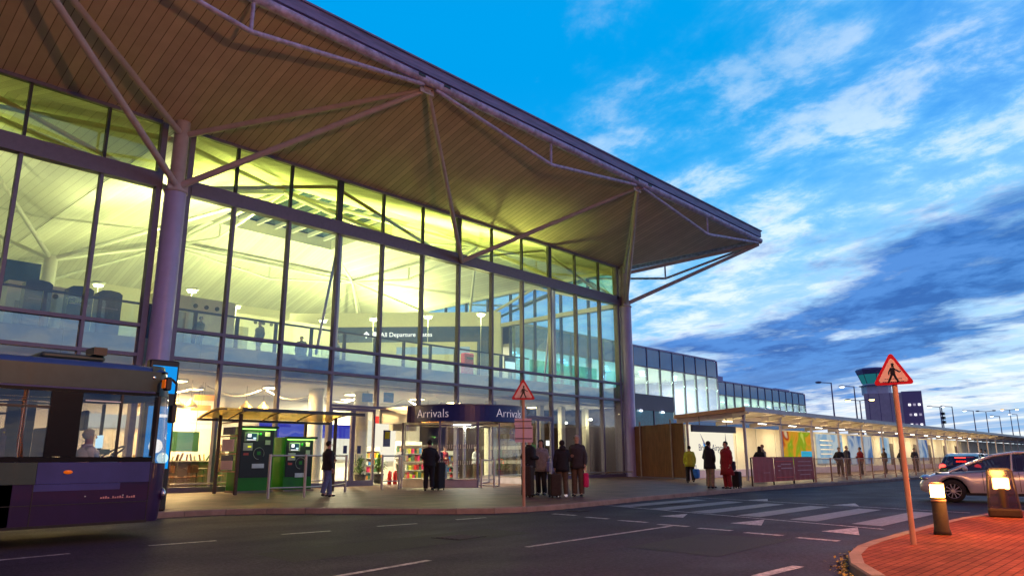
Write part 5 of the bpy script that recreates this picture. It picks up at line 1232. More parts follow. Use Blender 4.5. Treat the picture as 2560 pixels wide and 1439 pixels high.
# ------------------------------------------------------------------ people
def skinned(name, verts, edges, radii, m, parent, sub=1, root=0, mats=None):
    me = bpy.data.meshes.new(name); me.from_pydata([tuple(v) for v in verts], edges, []); o = bpy.data.objects.new(name+'_tmp', me); COL.objects.link(o)
    o.modifiers.new('skin', 'SKIN'); sv = me.skin_vertices[0].data
    for i, r in enumerate(radii): sv[i].radius = (r, r) if not isinstance(r, tuple) else r
    sv[root].use_root = True; o.modifiers['skin'].use_smooth_shade = True
    if sub: s = o.modifiers.new('sub', 'SUBSURF'); s.levels = sub; s.render_levels = sub
    dg = bpy.context.evaluated_depsgraph_get(); dg.update(); res = bpy.data.meshes.new_from_object(o.evaluated_get(dg)); bpy.data.objects.remove(o); bpy.data.meshes.remove(me)
    res.name = name; res.materials.clear(); res.materials.append(MT[m]); res.polygons.foreach_set('use_smooth', [True]*len(res.polygons)); c = bpy.data.objects.new(name, res); COL.objects.link(c); c.parent = parent; return c
def skeleton(arms=('down','down'), stride=0.0, sit=False, headturn=0.0, lean=0.0, hipw=.09, shw=.185):
    J = {}; V = Vector
    hz = .92
    J['pelvis'] = V((0,0,hz+.02)); J['waist'] = V((0,lean*.1,1.08)); J['chest'] = V((0,lean*.25,1.30)); J['neck'] = V((0,lean*.35,1.47)); J['head'] = V((0,lean*.42-.01,1.60)); J['crown'] = V((0,lean*.42-.0,1.70))
    for s, n in ((-1,'L'), (1,'R')):
        J['sh'+n] = V((s*shw, lean*.28, 1.405)); mode = arms[0 if s < 0 else 1]; sh = J['sh'+n]
        if mode == 'down': e, w, f = V((s*.045,.02,-.28)), V((s*.05,-.05,-.53)), V((s*.045,-.07,-.60))
        elif mode == 'front': e, w, f = V((s*.05,.03,-.27)), V((-s*.02,-.20,-.30)), V((-s*.08,-.26,-.28))
        elif mode == 'wheel': e, w, f = V((s*.10,-.06,-.26)), V((s*.06,-.40,-.24)), V((s*.04,-.47,-.25))
        elif mode == 'pocket': e, w, f = V((s*.11,.06,-.27)), V((s*.03,-.03,-.45)), V((s*.01,-.05,-.51))
        elif mode == 'back': e, w, f = V((s*.08,.14,-.24)), V((s*.10,.22,-.44)), V((s*.10,.25,-.51))
        elif mode == 'up': e, w, f = V((s*.08,-.10,-.22)), V((-s*.02,-.22,.02)), V((-s*.05,-.21,.10))
        J['el'+n] = sh+e; J['wr'+n] = sh+w; J['ha'+n] = sh+f
        st = stride*s
        J['hip'+n] = V((s*hipw, 0, hz-.02)); 
        if sit: J['kn'+n] = V((s*.12,-.44,hz-.06)); J['an'+n] = V((s*.12,-.50,hz-.46)); J['toe'+n] = V((s*.13,-.64,hz-.52))
        else: J['kn'+n] = V((s*(hipw+.01), -st*.20-.02, .50)); J['an'+n] = V((s*(hipw+.015), -st*.34+.02, .085 + (.05 if st < 0 else 0))); J['toe'+n] = J['an'+n] + V((s*.02,-.15,-.05 - (.04 if st < 0 else 0)))
    return J
def person(loc, rz, label, top='black_cloth', legs='jeans', hair='hair_dark', height=1.75, arms=('down','down'), stride=0.0, sit=False, long_hair=False, coat=.0, lean=0.0, skin='skin', group=None, shoes='black', bulk=1.12, hood=False, hat=None, detail=True):
    t = thing('person', loc, label, 'person', group, rz); k = height/1.75; t.scale = (k, k, k)
    J = skeleton(arms, stride, sit, 0, lean)
    # body: one continuous surface with neck, head, nose, ears and five-fingered hands
    vs = []; rad = []; ed = []; ix = {}
    def add(n, p, r, par=None):
        vs.append(Vector(p)); rad.append(r); ix[n] = len(vs)-1
        if par is not None: ed.append((ix[par], ix[n]))
    add('pelvis', J['pelvis'], .115); add('waist', J['waist'], .105, 'pelvis'); add('chest', J['chest'], .125, 'waist'); add('neck', J['neck'], .055, 'chest')
    add('jaw', J['neck']+Vector((0,-.018,.065)), .062, 'neck'); add('head', J['head']+Vector((0,-.004,.02)), (.078,.092), 'jaw'); add('crown', J['crown'], (.058,.068), 'head')
    for n in 'LR':
        s = -1 if n == 'L' else 1
        add('sh'+n, J['sh'+n], .062, 'chest'); add('el'+n, J['el'+n], .043, 'sh'+n); add('wr'+n, J['wr'+n], .028, 'el'+n)
        d = (J['ha'+n]-J['wr'+n]).normalized(); add('palm'+n, J['wr'+n]+d*.065, .034, 'wr'+n)
        add('hip'+n, J['hip'+n], .088, 'pelvis'); add('kn'+n, J['kn'+n], .056, 'hip'+n); add('an'+n, J['an'+n], .040, 'kn'+n); add('toe'+n, J['toe'+n], .034, 'an'+n)
    body = skinned('body', vs, ed, rad, skin, t, 1)
    # nose, ears and fingers joined into the body mesh as extra geometry
    bm = bmesh.new(); bm.from_mesh(body.data); ex = MB(); hc = J['head']+Vector((0,-.004,.02))
    ex.tube(hc+Vector((0,-.082,.02)), hc+Vector((0,-.112,-.025)), .008, .014, 8); ex.ball(hc+Vector((0,-.108,-.025)), .013, 8, 5)
    for s in (-1, 1): ex.ball(hc+Vector((s*.078,.01,-.01)), .024, 8, 6, (.4,.8,1.2))
    for n in 'LR':
        s = -1 if n == 'L' else 1; w = J['wr'+n]; d = (J['ha'+n]-w).normalized(); side = d.cross(Vector((s,0,0))); side = side.normalized() if side.length > .1 else Vector((0,-1,0)); nrm = Vector((-s,0,0)); p0 = w+d*.085
        for q, L in ((-.027,.070),(-.009,.082),(.009,.076),(.027,.058)):
            a = p0+side*q; b = a+d*L*.5+nrm*.006; c = b+d*L*.38+nrm*.020; ex.tube(a, b, .0095, .0088, 7); ex.tube(b, c, .0088, .007, 7); ex.ball(b, .0088, 7, 5); ex.ball(c, .007, 7, 5)
        a = w+d*.035-side*.028; b = a+d*.035-side*.026+nrm*.01; c = b+d*.028-side*.004; ex.tube(a, b, .012, .0105, 7); ex.tube(b, c, .0105, .008, 7); ex.ball(c, .008, 7, 5)
    em = ex.mesh('extra'); bm.from_mesh(em); bm.to_mesh(body.data); bm.free(); bpy.data.meshes.remove(em)
    body.data.polygons.foreach_set('use_smooth', [True]*len(body.data.polygons))
    fc = MB()
    for s in (-1, 1): fc.ball(hc+Vector((s*.032,-.083,.022)), .010, 8, 5, (1.3,.5,.7))
    fc.ball(hc+Vector((0,-.082,-.05)), .018, 8, 5, (1.2,.3,.25)); fc.build('face_features', 'hair_dark', t, False)
    # hair
    h = MB(); hr = .098
    h.ball(hc+Vector((0,.018,.030)), hr, 14, 10, (.90,1.03,.98))
    keep = []
    for f in h.f:
        c = sum((h.v[i] for i in f), Vector())/len(f) - hc
        if not (c.y < -.02 and c.z < .055) and c.z > (-.10 if c.y > .03 else -.02): keep.append(f)
    h.f = keep; h.sm = [True]*len(keep)
    if long_hair: h.tube(hc+Vector((0,.055,-.0)), hc+Vector((0,.10,-.24)), .078, .055, 12); h.tube(hc+Vector((-.06,.03,.0)), hc+Vector((-.085,.03,-.2)), .035, .025, 8); h.tube(hc+Vector((.06,.03,.0)), hc+Vector((.085,.03,-.2)), .035, .025, 8)
    h.build('hair', hair, t, False)
    if hat: hh = MB(); hh.lathe(hc+Vector((0,.01,0)), [(.102,.02),(.108,.05),(.10,.10),(.06,.135),(0,.145)], 16); hh.build('hat', hat, t, False)
    # jacket: a shaped torso shell with folds, and tapered sleeves
    b = bulk; m = MB(); rs = []; fr_ = random.Random(int(loc[0]*37+loc[1]*91)); ph = fr_.uniform(0, 6)
    prof = [(J['pelvis']+Vector((0,.005,-.10-coat)), .205+coat*.12, .165+coat*.10), (J['pelvis']+Vector((0,.005,-.06)), .20, .16), (J['waist'], .185, .15), (J['waist'].lerp(J['chest'], .5), .20, .155), (J['chest']+Vector((0,0,.02)), .215, .16), (J['chest']+Vector((0,0,.09)), .195, .145), (J['neck']+Vector((0,.008,-.065)), .115, .10), (J['neck']+Vector((0,.008,-.02)), .072, .075), (J['neck']+Vector((0,.008,.02)), .075, .08)]
    if coat > .1: prof.insert(1, (J['pelvis']+Vector((0,.005,-.06-coat*.5)), .208+coat*.05, .165))
    nn = 20
    for j, (c, rx_, ry_) in enumerate(prof):
        for k in range(nn):
            a = 2*PI*k/nn; f = b*(1 + (.035*math.sin(a*5+ph+j*1.3) if j < len(prof)-3 else 0)); rs.append(c + Vector((math.cos(a)*rx_*f, math.sin(a)*ry_*f, .012*math.sin(a*3+ph+j) if j < 6 else 0)))
    fs = [(j*nn+k, j*nn+(k+1)%nn, (j+1)*nn+(k+1)%nn, (j+1)*nn+k) for j in range(len(prof)-1) for k in range(nn)] + [tuple(range(nn-1,-1,-1))]
    m.add(rs, fs, True)
    for n in 'LR':
        sh, el, wr = J['sh'+n], J['el'+n], J['wr'+n].lerp(J['el'+n], .05)
        sh = sh+Vector((-.028 if n == 'R' else .028,0,-.035)); m.ball(sh, .078*b, 12, 8); m.tube(J['neck']+Vector((0,.01,-.075)), sh+Vector((0,0,.012)), .075*b, .068*b, 12); m.tube(sh, sh.lerp(el, .5), .076*b, .070*b, 12); m.tube(sh.lerp(el, .5), el, .072*b, .064*b, 12); m.ball(el, .066*b, 12, 8); m.tube(el, el.lerp(wr, .6), .064*b, .060*b, 12); m.tube(el.lerp(wr, .6), wr, .060*b, .046*b, 12)
    m.build('jacket', top, t, False)
    if hood: hd = MB(); hd.ball(J['neck']+Vector((0,.09,.01)), .105, 12, 8, (1.1,.75,.9)); hd.build('hood', top, t, False)
    m = MB(); m.ball(J['pelvis']+Vector((0,0,-.04)), .17*b, 14, 10, (1.0,.82,.95))
    for n in 'LR':
        hp, kn, an = J['hip'+n]+Vector((0,0,-.02)), J['kn'+n], J['an'+n].lerp(J['kn'+n], .0)
        m.tube(hp, hp.lerp(kn, .5), .108*b, .092*b, 12); m.tube(hp.lerp(kn, .5), kn, .092*b, .076*b, 12); m.ball(kn, .077*b, 12, 8); m.tube(kn, kn.lerp(an, .5), .076*b, .074*b, 12); m.tube(kn.lerp(an, .5), an, .074*b, .070*b, 12)
    m.build('trousers', legs, t, False)
    for n in 'LR':
        a, q = J['an'+n], J['toe'+n]; m = MB(); m.ball(a.lerp(q, .25)+Vector((0,.02,-.03)), .055, 10, 7, (.85,1.2,.75)); m.ball(a.lerp(q, .85)+Vector((0,-.01,.005)), .052, 10, 7, (.9,1.5,.62)); m.build('shoe', shoes, t, False)
    return t
def face_dir(dx, dy): return math.atan2(dy, dx) + PI/2        # turn local -Y towards (dx, dy)
AWAY = face_dir(.7, .68)
def suitcase(x, y, rz, w, d, h, m, label, handle=.35, tilt=0):
    t = thing('suitcase', (x, y, .12), label, 'suitcase', 'wheeled suitcases on the pavement', rz)
    MB().rbox(-w/2, w/2, -d/2, d/2, .06, h, .05, 4).build('shell', m, t, False)
    r = MB(); 
    for k in range(5): r.box(-w/2+.06+(w-.12)*k/4-.006, -w/2+.06+(w-.12)*k/4+.006, -d/2-.006, -d/2+.01, .12, h-.06)
    r.build('shell_ribs', m, t, False)
    if handle: hb = MB(); hb.path([(-w*.2,d*.35,h-.02),(-w*.2,d*.35,h+handle),(w*.2,d*.35,h+handle),(w*.2,d*.35,h-.02)], .012, 8); hb.build('pull_handle', 'alloy', t, False)
    MB().path([(-.08,0,h),(-.06,0,h+.035),(.06,0,h+.035),(.08,0,h)], .012, 6).build('carry_handle', 'black', t, False)
    for sx in (-1, 1):
        for sy in (-1, 1): MB().tube((sx*(w/2-.05)-.012, sy*(d/2-.05), .03), (sx*(w/2-.05)+.012, sy*(d/2-.05), .03), .03, n=10).build('wheel', 'rubber', t, False)
    return t
def bag(x, y, z, rz, w, d, h, m, label, cat='bag', straps=True):
    t = thing('bag', (x, y, z), label, cat, None, rz)
    MB().rbox(-w/2, w/2, -d/2, d/2, 0, h, min(w, d)*.3, 4).build('body', m, t, False)
    if straps: MB().path([(-w*.3,0,h-.01),(-w*.2,0,h+.16),(w*.2,0,h+.16),(w*.3,0,h-.01)], .009, 6).build('strap', m, t, False)
    MB().box(-w*.3, w*.3, -d/2-.008, -d/2+.004, h*.2, h*.55).build('pocket', m, t, False)
    return t
Z = .12
person((17.75,20.6,Z), AWAY+.25, 'man in black jacket and trousers seen from behind at the round entrance door', 'black_cloth', 'black_cloth', 'hair_dark', 1.80, ('pocket','front'), stride=.15, bulk=1.12)
suitcase(18.35, 20.75, .3, .48, .3, 1.0, 'black_cloth', 'tall black suitcase standing right of the man in black', .12)
person((12.95,19.75,Z), face_dir(1,-.2), 'walker in dark top and wide blue jeans passing the steel guard rail', 'black_cloth', 'jeans', 'hair_dark', 1.68, ('down','front'), stride=.45)
# group with suitcases near the road sign
person((17.0,15.1,Z), face_dir(.6,-.2), 'man in dark jacket, leftmost of the group behind the sign post', 'black_cloth', 'charcoal', 'hair_dark', 1.80, ('front','pocket'), bulk=1.15, stride=.2)
person((17.95,15.45,Z), face_dir(-.8,-.3), 'woman in grey coat with long dark hair carrying a pale bag', 'grey_cloth', 'black_cloth', 'hair_dark', 1.72, ('front','down'), long_hair=True, coat=.1)
person((17.65,14.35,Z), face_dir(.6,.75), 'person in black hooded jacket with back turned, middle of the group', 'black_cloth', 'brown_cloth', 'hair_dark', 1.68, ('front','down'), coat=.06, hood=True, bulk=1.1, shoes='sign_white')
person((18.15,14.15,Z), face_dir(-.75,-.35), 'tall man in dark coat looking down at his hands, rightmost of the group', 'charcoal', 'brown_cloth', 'hair_grey', 1.84, ('front','down'), coat=.05, bulk=1.12, lean=-.1)
suitcase(16.75, 14.95, .5, .48, .30, .92, 'brown_case', 'large dark brown suitcase behind the sign post', 0)
suitcase(17.15, 14.25, .9, .52, .32, .68, 'brown_case', 'brown suitcase with raised pull handle in front of the group', .42)
bag(18.06, 15.17, .84, -.3, .28, .14, .30, 'pale_bag', 'pale pink grey bag hanging at the hip of the long haired woman', 'handbag')
bag(18.26, 13.92, .39, .6, .22, .16, .42, 'pink_bag', 'bright pink bag hanging beside the tall man', 'bag')
# couple by the banners
person((25.95,13.9,Z), face_dir(1,-.3), 'man in dark padded jacket and light trousers facing the woman in red', 'black_cloth', 'khaki', 'hair_dark', 1.76, ('pocket','front'), coat=.12, bulk=1.15, hood=True)
person((25.95,13.2,Z), face_dir(-1,.4), 'woman in long crimson hooded coat beside the red banners', 'crimson_cloth', 'crimson_cloth', 'hair_dark', 1.74, ('down','down'), coat=.34, bulk=1.2, hood=True)
bag(26.04, 13.0, .78, .4, .36, .2, .34, 'navy_cloth', 'dark shoulder bag on the woman in crimson', 'handbag')
suitcase(26.6, 13.15, .2, .42, .28, .62, 'black_cloth', 'black suitcase at the foot of the first red banner', 0)
person((31.0,17.6,Z), face_dir(.9,.7), 'walker in bright yellow green jacket in front of the lit airport logo', 'yellow_cloth', 'black_cloth', 'hair_dark', 1.68, ('down','down'), stride=.5, bulk=1.2, coat=.08)
bag(31.17, 17.39, .32, .3, .50, .25, .42, 'blue_bag', 'bright blue carrier bag held by the yellow jacketed walker', 'carrier bag')
# people under the canopy
Q = [(35.6,16.3,'woman with long dark hair behind the middle red banner','black_cloth','black_cloth','hair_dark',1.68,True),
(36.6,16.6,'fair haired person in mottled khaki jacket behind the rightmost red banner','khaki','jeans','hair_blond',1.78,False),
(46.3,16.2,'person in black against the pale blue poster','black_cloth','black_cloth','hair_dark',1.72,False),
(48.2,16.4,'white haired person in dark blue before the navy poster','navy_cloth','black_cloth','hair_grey',1.82,False),
(49.7,16.1,'person in dark red jacket right of the white haired one','crimson_cloth','black_cloth','hair_dark',1.75,False),
(55.2,16.3,'person in brown jacket under the canopy, left of the island sign post','brown_cloth','black_cloth','hair_dark',1.74,False),
(58.0,16.0,'slim dark figure close left of the island sign post','black_cloth','black_cloth','hair_dark',1.72,True),
(62.5,16.3,'dark figure just right of the island sign post','charcoal','black_cloth','hair_dark',1.78,False),
(82.0,15.6,'distant person in black above the silver car bonnet','black_cloth','black_cloth','hair_dark',1.85,False),
(85.8,16.0,'most distant person, in brown, above the silver car','brown_cloth','charcoal','hair_dark',1.78,False)]
for i, (x, y, lab, a, b, h, ht, lh) in enumerate(Q):
    person((x, y, Z), face_dir(math.cos(i*2.1), math.sin(i*1.7)), lab, a, b, h, ht, (('down','pocket'),('front','down'),('pocket','front'))[i % 3], long_hair=lh, group='people waiting under the walkway canopy', stride=.1*(i % 3))
# bus driver
person((4.16,13.28,.04), face_dir(1,.05), 'grey haired bus driver in pale shirt seated at the wheel', 'shirt', 'black_cloth', 'hair_grey', 1.72, ('wheel','wheel'), sit=True)
# people inside the departures hall
UF = 5.62
person((19.8,33.2,UF), face_dir(-.6,-.7), 'person in teal dark coat upstairs left of the leaning wind post', 'navy_cloth', 'navy_cloth', 'hair_dark', 1.78, coat=.2, bulk=1.3)
person((21.4,32.4,UF), face_dir(.4,-.7), 'slim person upstairs beside the leaning wind post', 'navy_panel', 'navy_cloth', 'hair_dark', 1.74)
person((13.2,30.2,UF), face_dir(.4,-.7), 'low seated figure upstairs near the cream service block', 'navy_cloth', 'navy_cloth', 'hair_dark', 1.5)
person((16.1,30.6,UF), face_dir(-.9,-.2), 'walking figure upstairs between the service block and the wind post', 'navy_panel', 'navy_cloth', 'hair_dark', 1.75, stride=.5)
# people on the arrivals level
for x, y, lab, a, b, h in ((14.6,30.4,'customer in brown by the cafe tables','brown_cloth','charcoal','hair_blond'),(21.9,30.6,'person in grey seen through the sliding doors','grey_cloth','jeans','hair_blond'),(24.9,28.2,'person in black seen through the round door glass','black_cloth','black_cloth','hair_dark'),(26.2,29.2,'person with red top inside, right of the round door middle','crimson_cloth','jeans','hair_dark'),(27.7,28.4,'person in pale top inside the right of the round door','shirt','brown_cloth','hair_grey'),(23.6,29.6,'short person in grey inside behind the man in black','grey_cloth','black_cloth','hair_dark')):
    person((x, y, .14), face_dir(-.6+.1*x % 1, -.7), lab, a, b, h, 1.72, ('front','down'), group='people inside the arrivals hall')

# ------------------------------------------------------------------ furniture and fittings indoors
def cafe_table(x, y, rz, lab):
    t = thing('cafe_table', (x, y, .14), lab, 'table', 'dark cafe tables behind the glass', rz)
    MB().rbox(-.35,.35,-.35,.35,.72,.76,.02).build('tabletop', 'brown_furniture', t, False); MB().tube((0,0,.02),(0,0,.72),.03).build('pedestal', 'black', t, False); MB().lathe((0,0,0),[(0,.0),(.24,.0),(.22,.03),(0,.035)],16).build('foot', 'black', t, False); return t
def cafe_chair(x, y, rz):
    t = thing('cafe_chair', (x, y, .14), 'dark wooden cafe chair behind the front glass', 'chair', 'dark cafe chairs behind the glass', rz)
    MB().rbox(-.2,.2,-.2,.2,.43,.47,.02).build('seat', 'wood', t, False); b = MB(); b.box(-.2,.2,.17,.2,.62,.88); b.build('backrest', 'wood', t, False)
    for sx in (-1,1):
        for sy in (-1,1): MB().tube((sx*.19,sy*.19,0),(sx*.17,sy*.17,.88 if sy > 0 else .44),.014,n=6).build('leg', 'brown_furniture', t, False)
    return t
ct = cafe_table(11.3,28.4,0,'dark cafe table behind the front glass'); cc = cafe_chair(10.9,27.9,0)
for x, y in ((12.9,28.6),(15.2,28.9),(13.9,30.2),(9.0,28.6)): dup(ct, (x, y, .14), random.random())
for x, y in ((11.9,28.1),(12.5,28.2),(13.4,28.3),(14.7,28.4),(15.7,28.6),(13.5,29.7),(14.3,29.8),(9.5,28.2),(10.3,29.0),(12.2,29.2),(16.1,29.3)): dup(cc, (x, y, .14), random.uniform(0, 6))
KIOSK = thing('cafe_counter', (12.4, 31.4, .14), 'long dark cafe counter full of bottles and jars behind the glass', 'counter')
MB().rbox(9.2, 16.0, 31.0, 31.6, .14, 1.15, .03).build('counter_body', 'brown_furniture', KIOSK); MB().box(9.1, 16.1, 30.9, 31.7, 1.155, 1.2).build('counter_top', 'floor_tile', KIOSK)
for k in range(34):
    x = 9.4 + .19*k; h = random.uniform(.1, .3); MB().tube((x, 31.1+random.uniform(0,.3), 1.2), (x, 31.1+random.uniform(0,.3), 1.2+h), random.uniform(.03,.06), n=8).build('jar', random.choice(['copper','red','orange_board','green_board','white_wall','wood','glow_warm' if k % 9 == 0 else 'brown_furniture']), KIOSK)
GB = thing('menu_board', (13.0, 30.6, 1.5), 'dark green hanging board in the cafe window left of the machines', 'board')
MB().box(12.35, 13.75, 30.55, 30.6, 1.55, 2.35).build('board', 'green_board', GB)
for x in (12.5, 13.6): MB().tube((x, 30.58, 2.35), (x, 30.58, 4.28), .008, n=6).build('wire', 'black', GB)
for i, (x, y, z) in enumerate(((11.9,28.6,3.15),(12.5,28.8,3.2),(15.2,29.6,3.3),(16.0,29.6,3.3),(10.8,28.8,3.15))):
    t = thing('pendant_lamp', (x, y, z), 'copper bell pendant lamp in the cafe', 'light', 'copper pendant lamps in the cafe')
    MB().lathe((x,y,z), [(.28,0),(.26,.08),(.16,.20),(.07,.26),(.05,.34),(0,.36)], 20).build('lamp_shade', 'copper', t); MB().lathe((x,y,z), [(0,.03),(.24,.02)], 16).build('bulb', 'glow_warm', t); MB().tube((x,y,z+.35),(x,y,4.28),.008,n=6).build('cord', 'black', t)
for i, (x, z) in enumerate(((13.2, 3.65), (13.1, 3.25))):
    t = thing('hanging_board', (x, 29.2, z), ('upper' if i == 0 else 'lower')+' small orange board hanging in the cafe', 'board')
    MB().obox((x, 29.2, z), (.38, .02, .11), -.2).build('board', 'orange_board', t); MB().tube((x, 29.2, z+.1), (x, 29.2, 4.28), .006, n=5).build('wire', 'black', t)
for x, z0, z1, lab in ((20.0,3.75,4.15,'small blue hanging sign above the sliding doors'),(21.2,3.8,4.25,'square blue hanging sign right of the smaller one')):
    t = thing('hanging_notice', (x, 27.6, z0), lab, 'sign'); MB().box(x-.28, x+.28, 27.58, 27.62, z0, z1).build('board', 'blue_bag', t); MB().tube((x, 27.6, z1), (x, 27.6, 4.28), .006, n=5).build('wire', 'black', t)
NP = thing('notice_panel', (21.9, 27.0, 1.5), 'dark blue notice with yellow square beside the round door', 'sign')
MB().box(19.75, 20.1, 25.95, 26.0, 1.75, 2.45).build('board', 'navy', NP); MB().box(19.8, 20.05, 25.93, 25.947, 2.08, 2.38).build('yellow_square', 'yellow_cloth', NP)
def potted_plant(x, y, h, lab, n=70):
    t = thing('potted_plant', (x, y, .14), lab, 'plant', 'potted palms inside the arrivals hall')
    MB().lathe((x,y,.14), [(0,0),(.2,0),(.26,.42),(.22,.42),(0,.38)], 18).build('pot', 'charcoal', t)
    m = MB()
    for k in range(n):
        a = random.uniform(0, 2*PI); el = random.uniform(.25, 1.35); L = random.uniform(.5, 1)*h*.55; base = Vector((x, y, .5+random.uniform(0, h*.45))); d = Vector((math.cos(a)*math.cos(el), math.sin(a)*math.cos(el), math.sin(el)))
        p1 = base+d*L*.6; p2 = p1 + (d+Vector((0,0,-.9))).normalized()*L*.5; s = d.cross(Vector((0,0,1))).normalized()*.028*random.uniform(.7,1.6)
        m.add([base-s*.3, base+s*.3, p1+s, p1-s, p2], [(0,1,2,3),(3,2,4)])
    m.build('leaves', 'leaf', t); st = MB(); st.tube((x,y,.5),(x,y,.5+h*.5),.03,.015); st.build('stem', 'bark', t); return t
potted_plant(20.0,27.9,1.3,'bushy green palm seen through the left sliding door pane'); potted_plant(21.3,28.3,1.4,'bushy green palm seen through the right sliding door pane'); potted_plant(29.8,28.6,1.9,'taller leafy plant inside at the right end of the round door', 60)
def extinguisher(x, y):
    t = thing('fire_extinguisher', (x, y, .14), 'red extinguisher standing indoors left of the round door', 'extinguisher', 'pair of red extinguishers by the round door'); MB().lathe((x,y,.14), [(0,0),(.09,0),(.09,.45),(.05,.55),(.025,.58),(0,.6)], 16).build('cylinder', 'red', t); MB().path([(x,y,.72),(x+.1,y,.66),(x+.11,y,.45)], .012, 6).build('hose', 'black', t); return t
extinguisher(20.75, 26.75); extinguisher(21.1, 26.8)
# dark display cabinets upstairs on the left, desk screen and red bin upstairs on the right
for i, (x, lab) in enumerate(((7.0,'leftmost dark blue rounded cabinet upstairs behind the left panes'),(8.35,'middle dark blue rounded cabinet upstairs behind the left panes'),(9.35,'rightmost dark blue rounded cabinet upstairs, beside the purple column'))):
    t = thing('display_cabinet', (x, 29.6, UF), lab, 'cabinet', 'dark blue cabinets upstairs on the left')
    m = MB(); pts = [(x-.42, UF), (x+.42, UF), (x+.42, 7.35)] + [(x+.42*math.cos(a), 7.35+.12*math.sin(a)) for a in (PI*.25, PI*.5, PI*.75)] + [(x-.42, 7.35)]
    n = len(pts); m.add([(a, 29.4, b) for a, b in pts]+[(a, 29.9, b) for a, b in pts], [tuple(range(n-1,-1,-1)), tuple(range(n,2*n))]+[(k,(k+1)%n,(k+1)%n+n,k+n) for k in range(n)]); m.build('case', 'navy_panel', t)
    MB().box(x-.3, x+.3, 29.38, 29.398, 6.75, 6.8).build('shelf_line', 'fascia', t); MB().box(x-.15, x+.05, 29.38, 29.398, 6.2, 6.28).build('price_card', 'sign_white', t)
t = thing('desk_screen', (33.6, 31.5, 6.3), 'bright blue white screen on a desk upstairs right of the blue sign', 'screen'); MB().box(33.2, 34.2, 31.5, 31.56, 6.7, 7.5).build('panel', 'black', t); MB().box(33.25, 34.15, 31.49, 31.498, 6.75, 7.2).build('display', 'screen_pale', t); MB().box(33.25, 34.15, 31.49, 31.498, 7.22, 7.45).build('display', 'navy_panel', t); MB().box(33.6, 33.8, 31.52, 31.6, 5.62, 6.7).build('stand', 'grey_panel', t)
t = thing('waste_bin', (27.9, 29.4, UF), 'crimson rounded bin upstairs under the end of the blue sign', 'bin'); MB().rbox(27.6, 28.3, 29.2, 29.6, UF, 6.95, .08).build('body', 'pink_bag', t); MB().box(27.7, 28.2, 29.18, 29.2, 6.6, 6.72).build('slot', 'black', t)
# litter of leaves against the island kerb
lf = MB()
for k in range(420):
    i = random.choice([j for j, p in enumerate(IS) if p[0] < 11.5 and p[1] > -1]); p = Vector(IS[i]); q = Vector(IS[(i+1) % len(IS)]); c = p.lerp(q, random.random()); nrm = (q-p).normalized(); nn = Vector((nrm.y, -nrm.x)); 
    d = abs(random.gauss(0, .07))+.01
    s1 = c + Vector((-nrm.y, nrm.x))*d; e1 = random.uniform(.012, .03); a = random.uniform(0, 6); v1 = Vector((math.cos(a), math.sin(a), random.uniform(-.3,.6)))*e1; v2 = Vector((-math.sin(a), math.cos(a), random.uniform(-.3,.6)))*e1*.6
    b = Vector((s1.x, s1.y, .012+random.uniform(0,.03))); lf.add([b-v1, b-v2, b+v1, b+v2], [(0,1,2,3)])
tag(lf.build('fallen_leaves', 'dead_leaf'), 'yellowed fallen leaves against the island kerb', 'leaves', kind='stuff')
# bare trees across the road, seen mirrored in the lower panes
def bare_tree(x, y, h, lab, seed):
    rd = random.Random(seed); t = thing('bare_tree', (x, y, 0), lab, 'tree', 'bare trees across the road'); tr = MB(); cr = MB()
    def br(p, d, L, r, lv):
        q = p+d*L; (tr if lv < 2 else cr).tube(p, q, r, r*.65, 6 if lv < 3 else 4, caps=False)
        if lv >= 5: return
        for k in range(3 if lv else 5):
            a = rd.uniform(0, 2*PI); s = rd.uniform(.35, .85); v = Vector((math.cos(a), math.sin(a), 0)); br(p+d*L*rd.uniform(.55, 1), (d+v*s+Vector((0,0,.12))).normalized(), L*rd.uniform(.6,.8), r*.58, lv+1)
    br(Vector((x,y,0)), Vector((0,0,1)), h*.28, h*.018, 0); tr.build('trunk', 'bark', t); cr.build('crown', 'bark', t)
bare_tree(66,-15,11.5,'bare tree across the road, left of the row',1); bare_tree(80,-20,12,'bare tree across the road, second of the row',2); bare_tree(92,-18,10.5,'bare tree across the road, third of the row',3)

# shop clutter on the arrivals level
def display_rack(x, y, w, h, lab, seed):
    rd = random.Random(seed); t = thing('display_rack', (x, y, .14), lab, 'display rack', 'display racks inside the arrivals hall')
    fr = MB(); fr.box(x-w/2, x+w/2, y+.2, y+.24, .14, .14+h)
    for k in range(5): fr.box(x-w/2, x+w/2, y-.18, y+.198, .2+k*(h-.3)/4, .225+k*(h-.3)/4)
    fr.build('shelves', 'white_steel', t)
    for k in range(4):
        q = x-w/2+.05
        while q < x+w/2-.12:
            ww = rd.uniform(.07, .2); hh = rd.uniform(.15, (h-.3)/4-.06); z = .23+k*(h-.3)/4
            MB().box(q, q+ww, y-.14, y+.12, z, z+hh).build('packet', rd.choice(['red','orange_board','blue_bag','yellow_cloth','white_wall','pink_bag','crimson_cloth','copper','green_board']), t); q += ww+.03
    return t
for i, (x, y, w, h, lab) in enumerate(((22.6,31.0,1.8,1.7,'shelf rack of bright packets seen left through the round door'),(25.6,31.2,1.8,2.0,'taller shelf rack of packets seen right through the round door'),(27.6,30.4,1.2,1.5,'narrow shelf rack near the right edge of the round door'))): display_rack(x, y, w, h, lab, i)
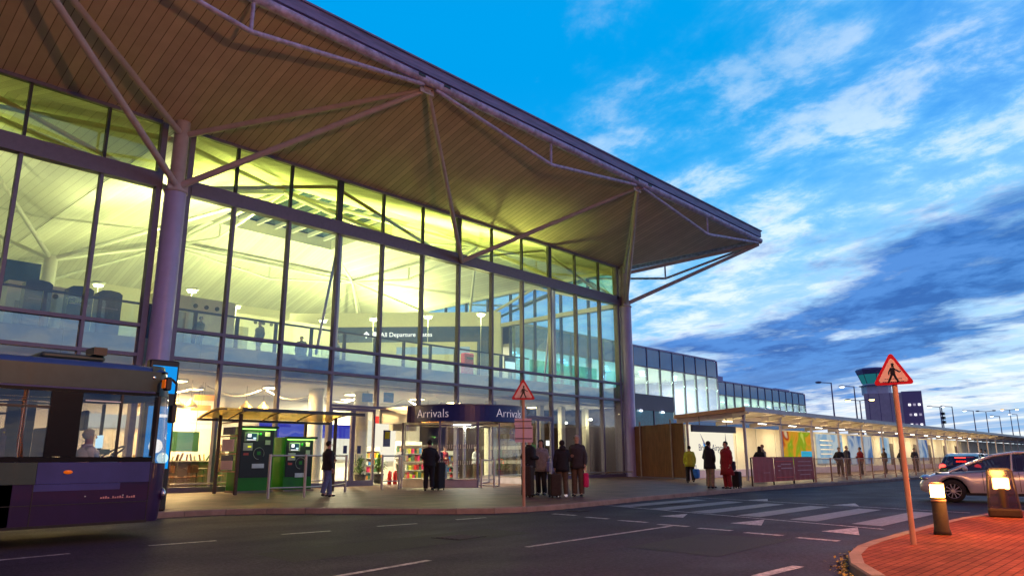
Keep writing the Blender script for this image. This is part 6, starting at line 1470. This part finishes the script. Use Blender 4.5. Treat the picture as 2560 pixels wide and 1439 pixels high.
for x0, x1, z0, z1, m, lab in ((22.2,24.2,2.95,3.3,'red','red shop header board seen over the round door'),(24.6,26.8,2.9,3.3,'orange_board','orange shop header board right of the red one'),(35.4,36.1,2.0,2.3,'white_lit','small white lit box sign inside the right hand bays'),(33.9,34.5,1.7,2.05,'green_board','dark green notice inside the right hand bays')):
    t = thing('header_board', ((x0+x1)/2, 30.0, z0), lab, 'sign'); MB().box(x0, x1, 30.0, 30.05, z0, z1).build('board', m, t); MB().tube(((x0+x1)/2, 30.02, z1), ((x0+x1)/2, 30.02, 4.28), .01, n=5).build('hanger', 'black', t)
for i, (x, y) in enumerate(((33.8, 29.0), (36.6, 29.4), (37.6, 28.2))):
    t = thing('spot_light', (x, y, 3.2+.2*i), ('left','middle','right')[i]+' small bright spotlight inside the right hand bays', 'light'); MB().ball((x, y, 3.2+.2*i), .11, 12, 8, (1.4,1,.6)).build('bulb', 'glow_white', t); MB().tube((x, y, 3.25+.2*i), (x, y, 4.28), .01, n=5).build('cord', 'black', t)
    lamp('lamp', t, (x, y, 3.0+.2*i), 25, (1,.85,.5), 'POINT', .1)
# road furniture: covers, gullies and a repaired trench
def cover(x, y, w, d, rz, lab):
    t = thing('manhole_cover', (x, y, .004), lab, 'manhole cover', None, rz); m = MB(); m.box(-w/2, w/2, -d/2, d/2, .0, .006); m.build('frame', 'rubber', t, False); g = MB()
    for k in range(5): g.box(-w/2+.05, w/2-.05, -d/2+.04+k*(d-.08)/5, -d/2+.04+(k+.7)*(d-.08)/5, .006, .011)
    g.build('cast_pattern', 'charcoal', t, False); return t
cover(8.6, 9.2, .7, .6, .1, 'square iron cover in the near lane left of the centre line'); cover(14.6, 11.4, .45, .35, 0, 'small gully grating by the kerb near the group'); cover(18.6, 10.9, .6, .6, .3, 'iron cover on the far side of the zebra crossing')
struct('road_patch', MB().add([(5.2,8.6,.003),(9.9,8.75,.003),(9.95,9.9,.003),(5.3,9.75,.003)], [(0,1,2,3)]).add([(9.2,4.9,.003),(11.9,5.0,.003),(11.7,6.5,.003),(9.3,6.4,.003)], [(0,1,2,3)]), 'asphalt_new')
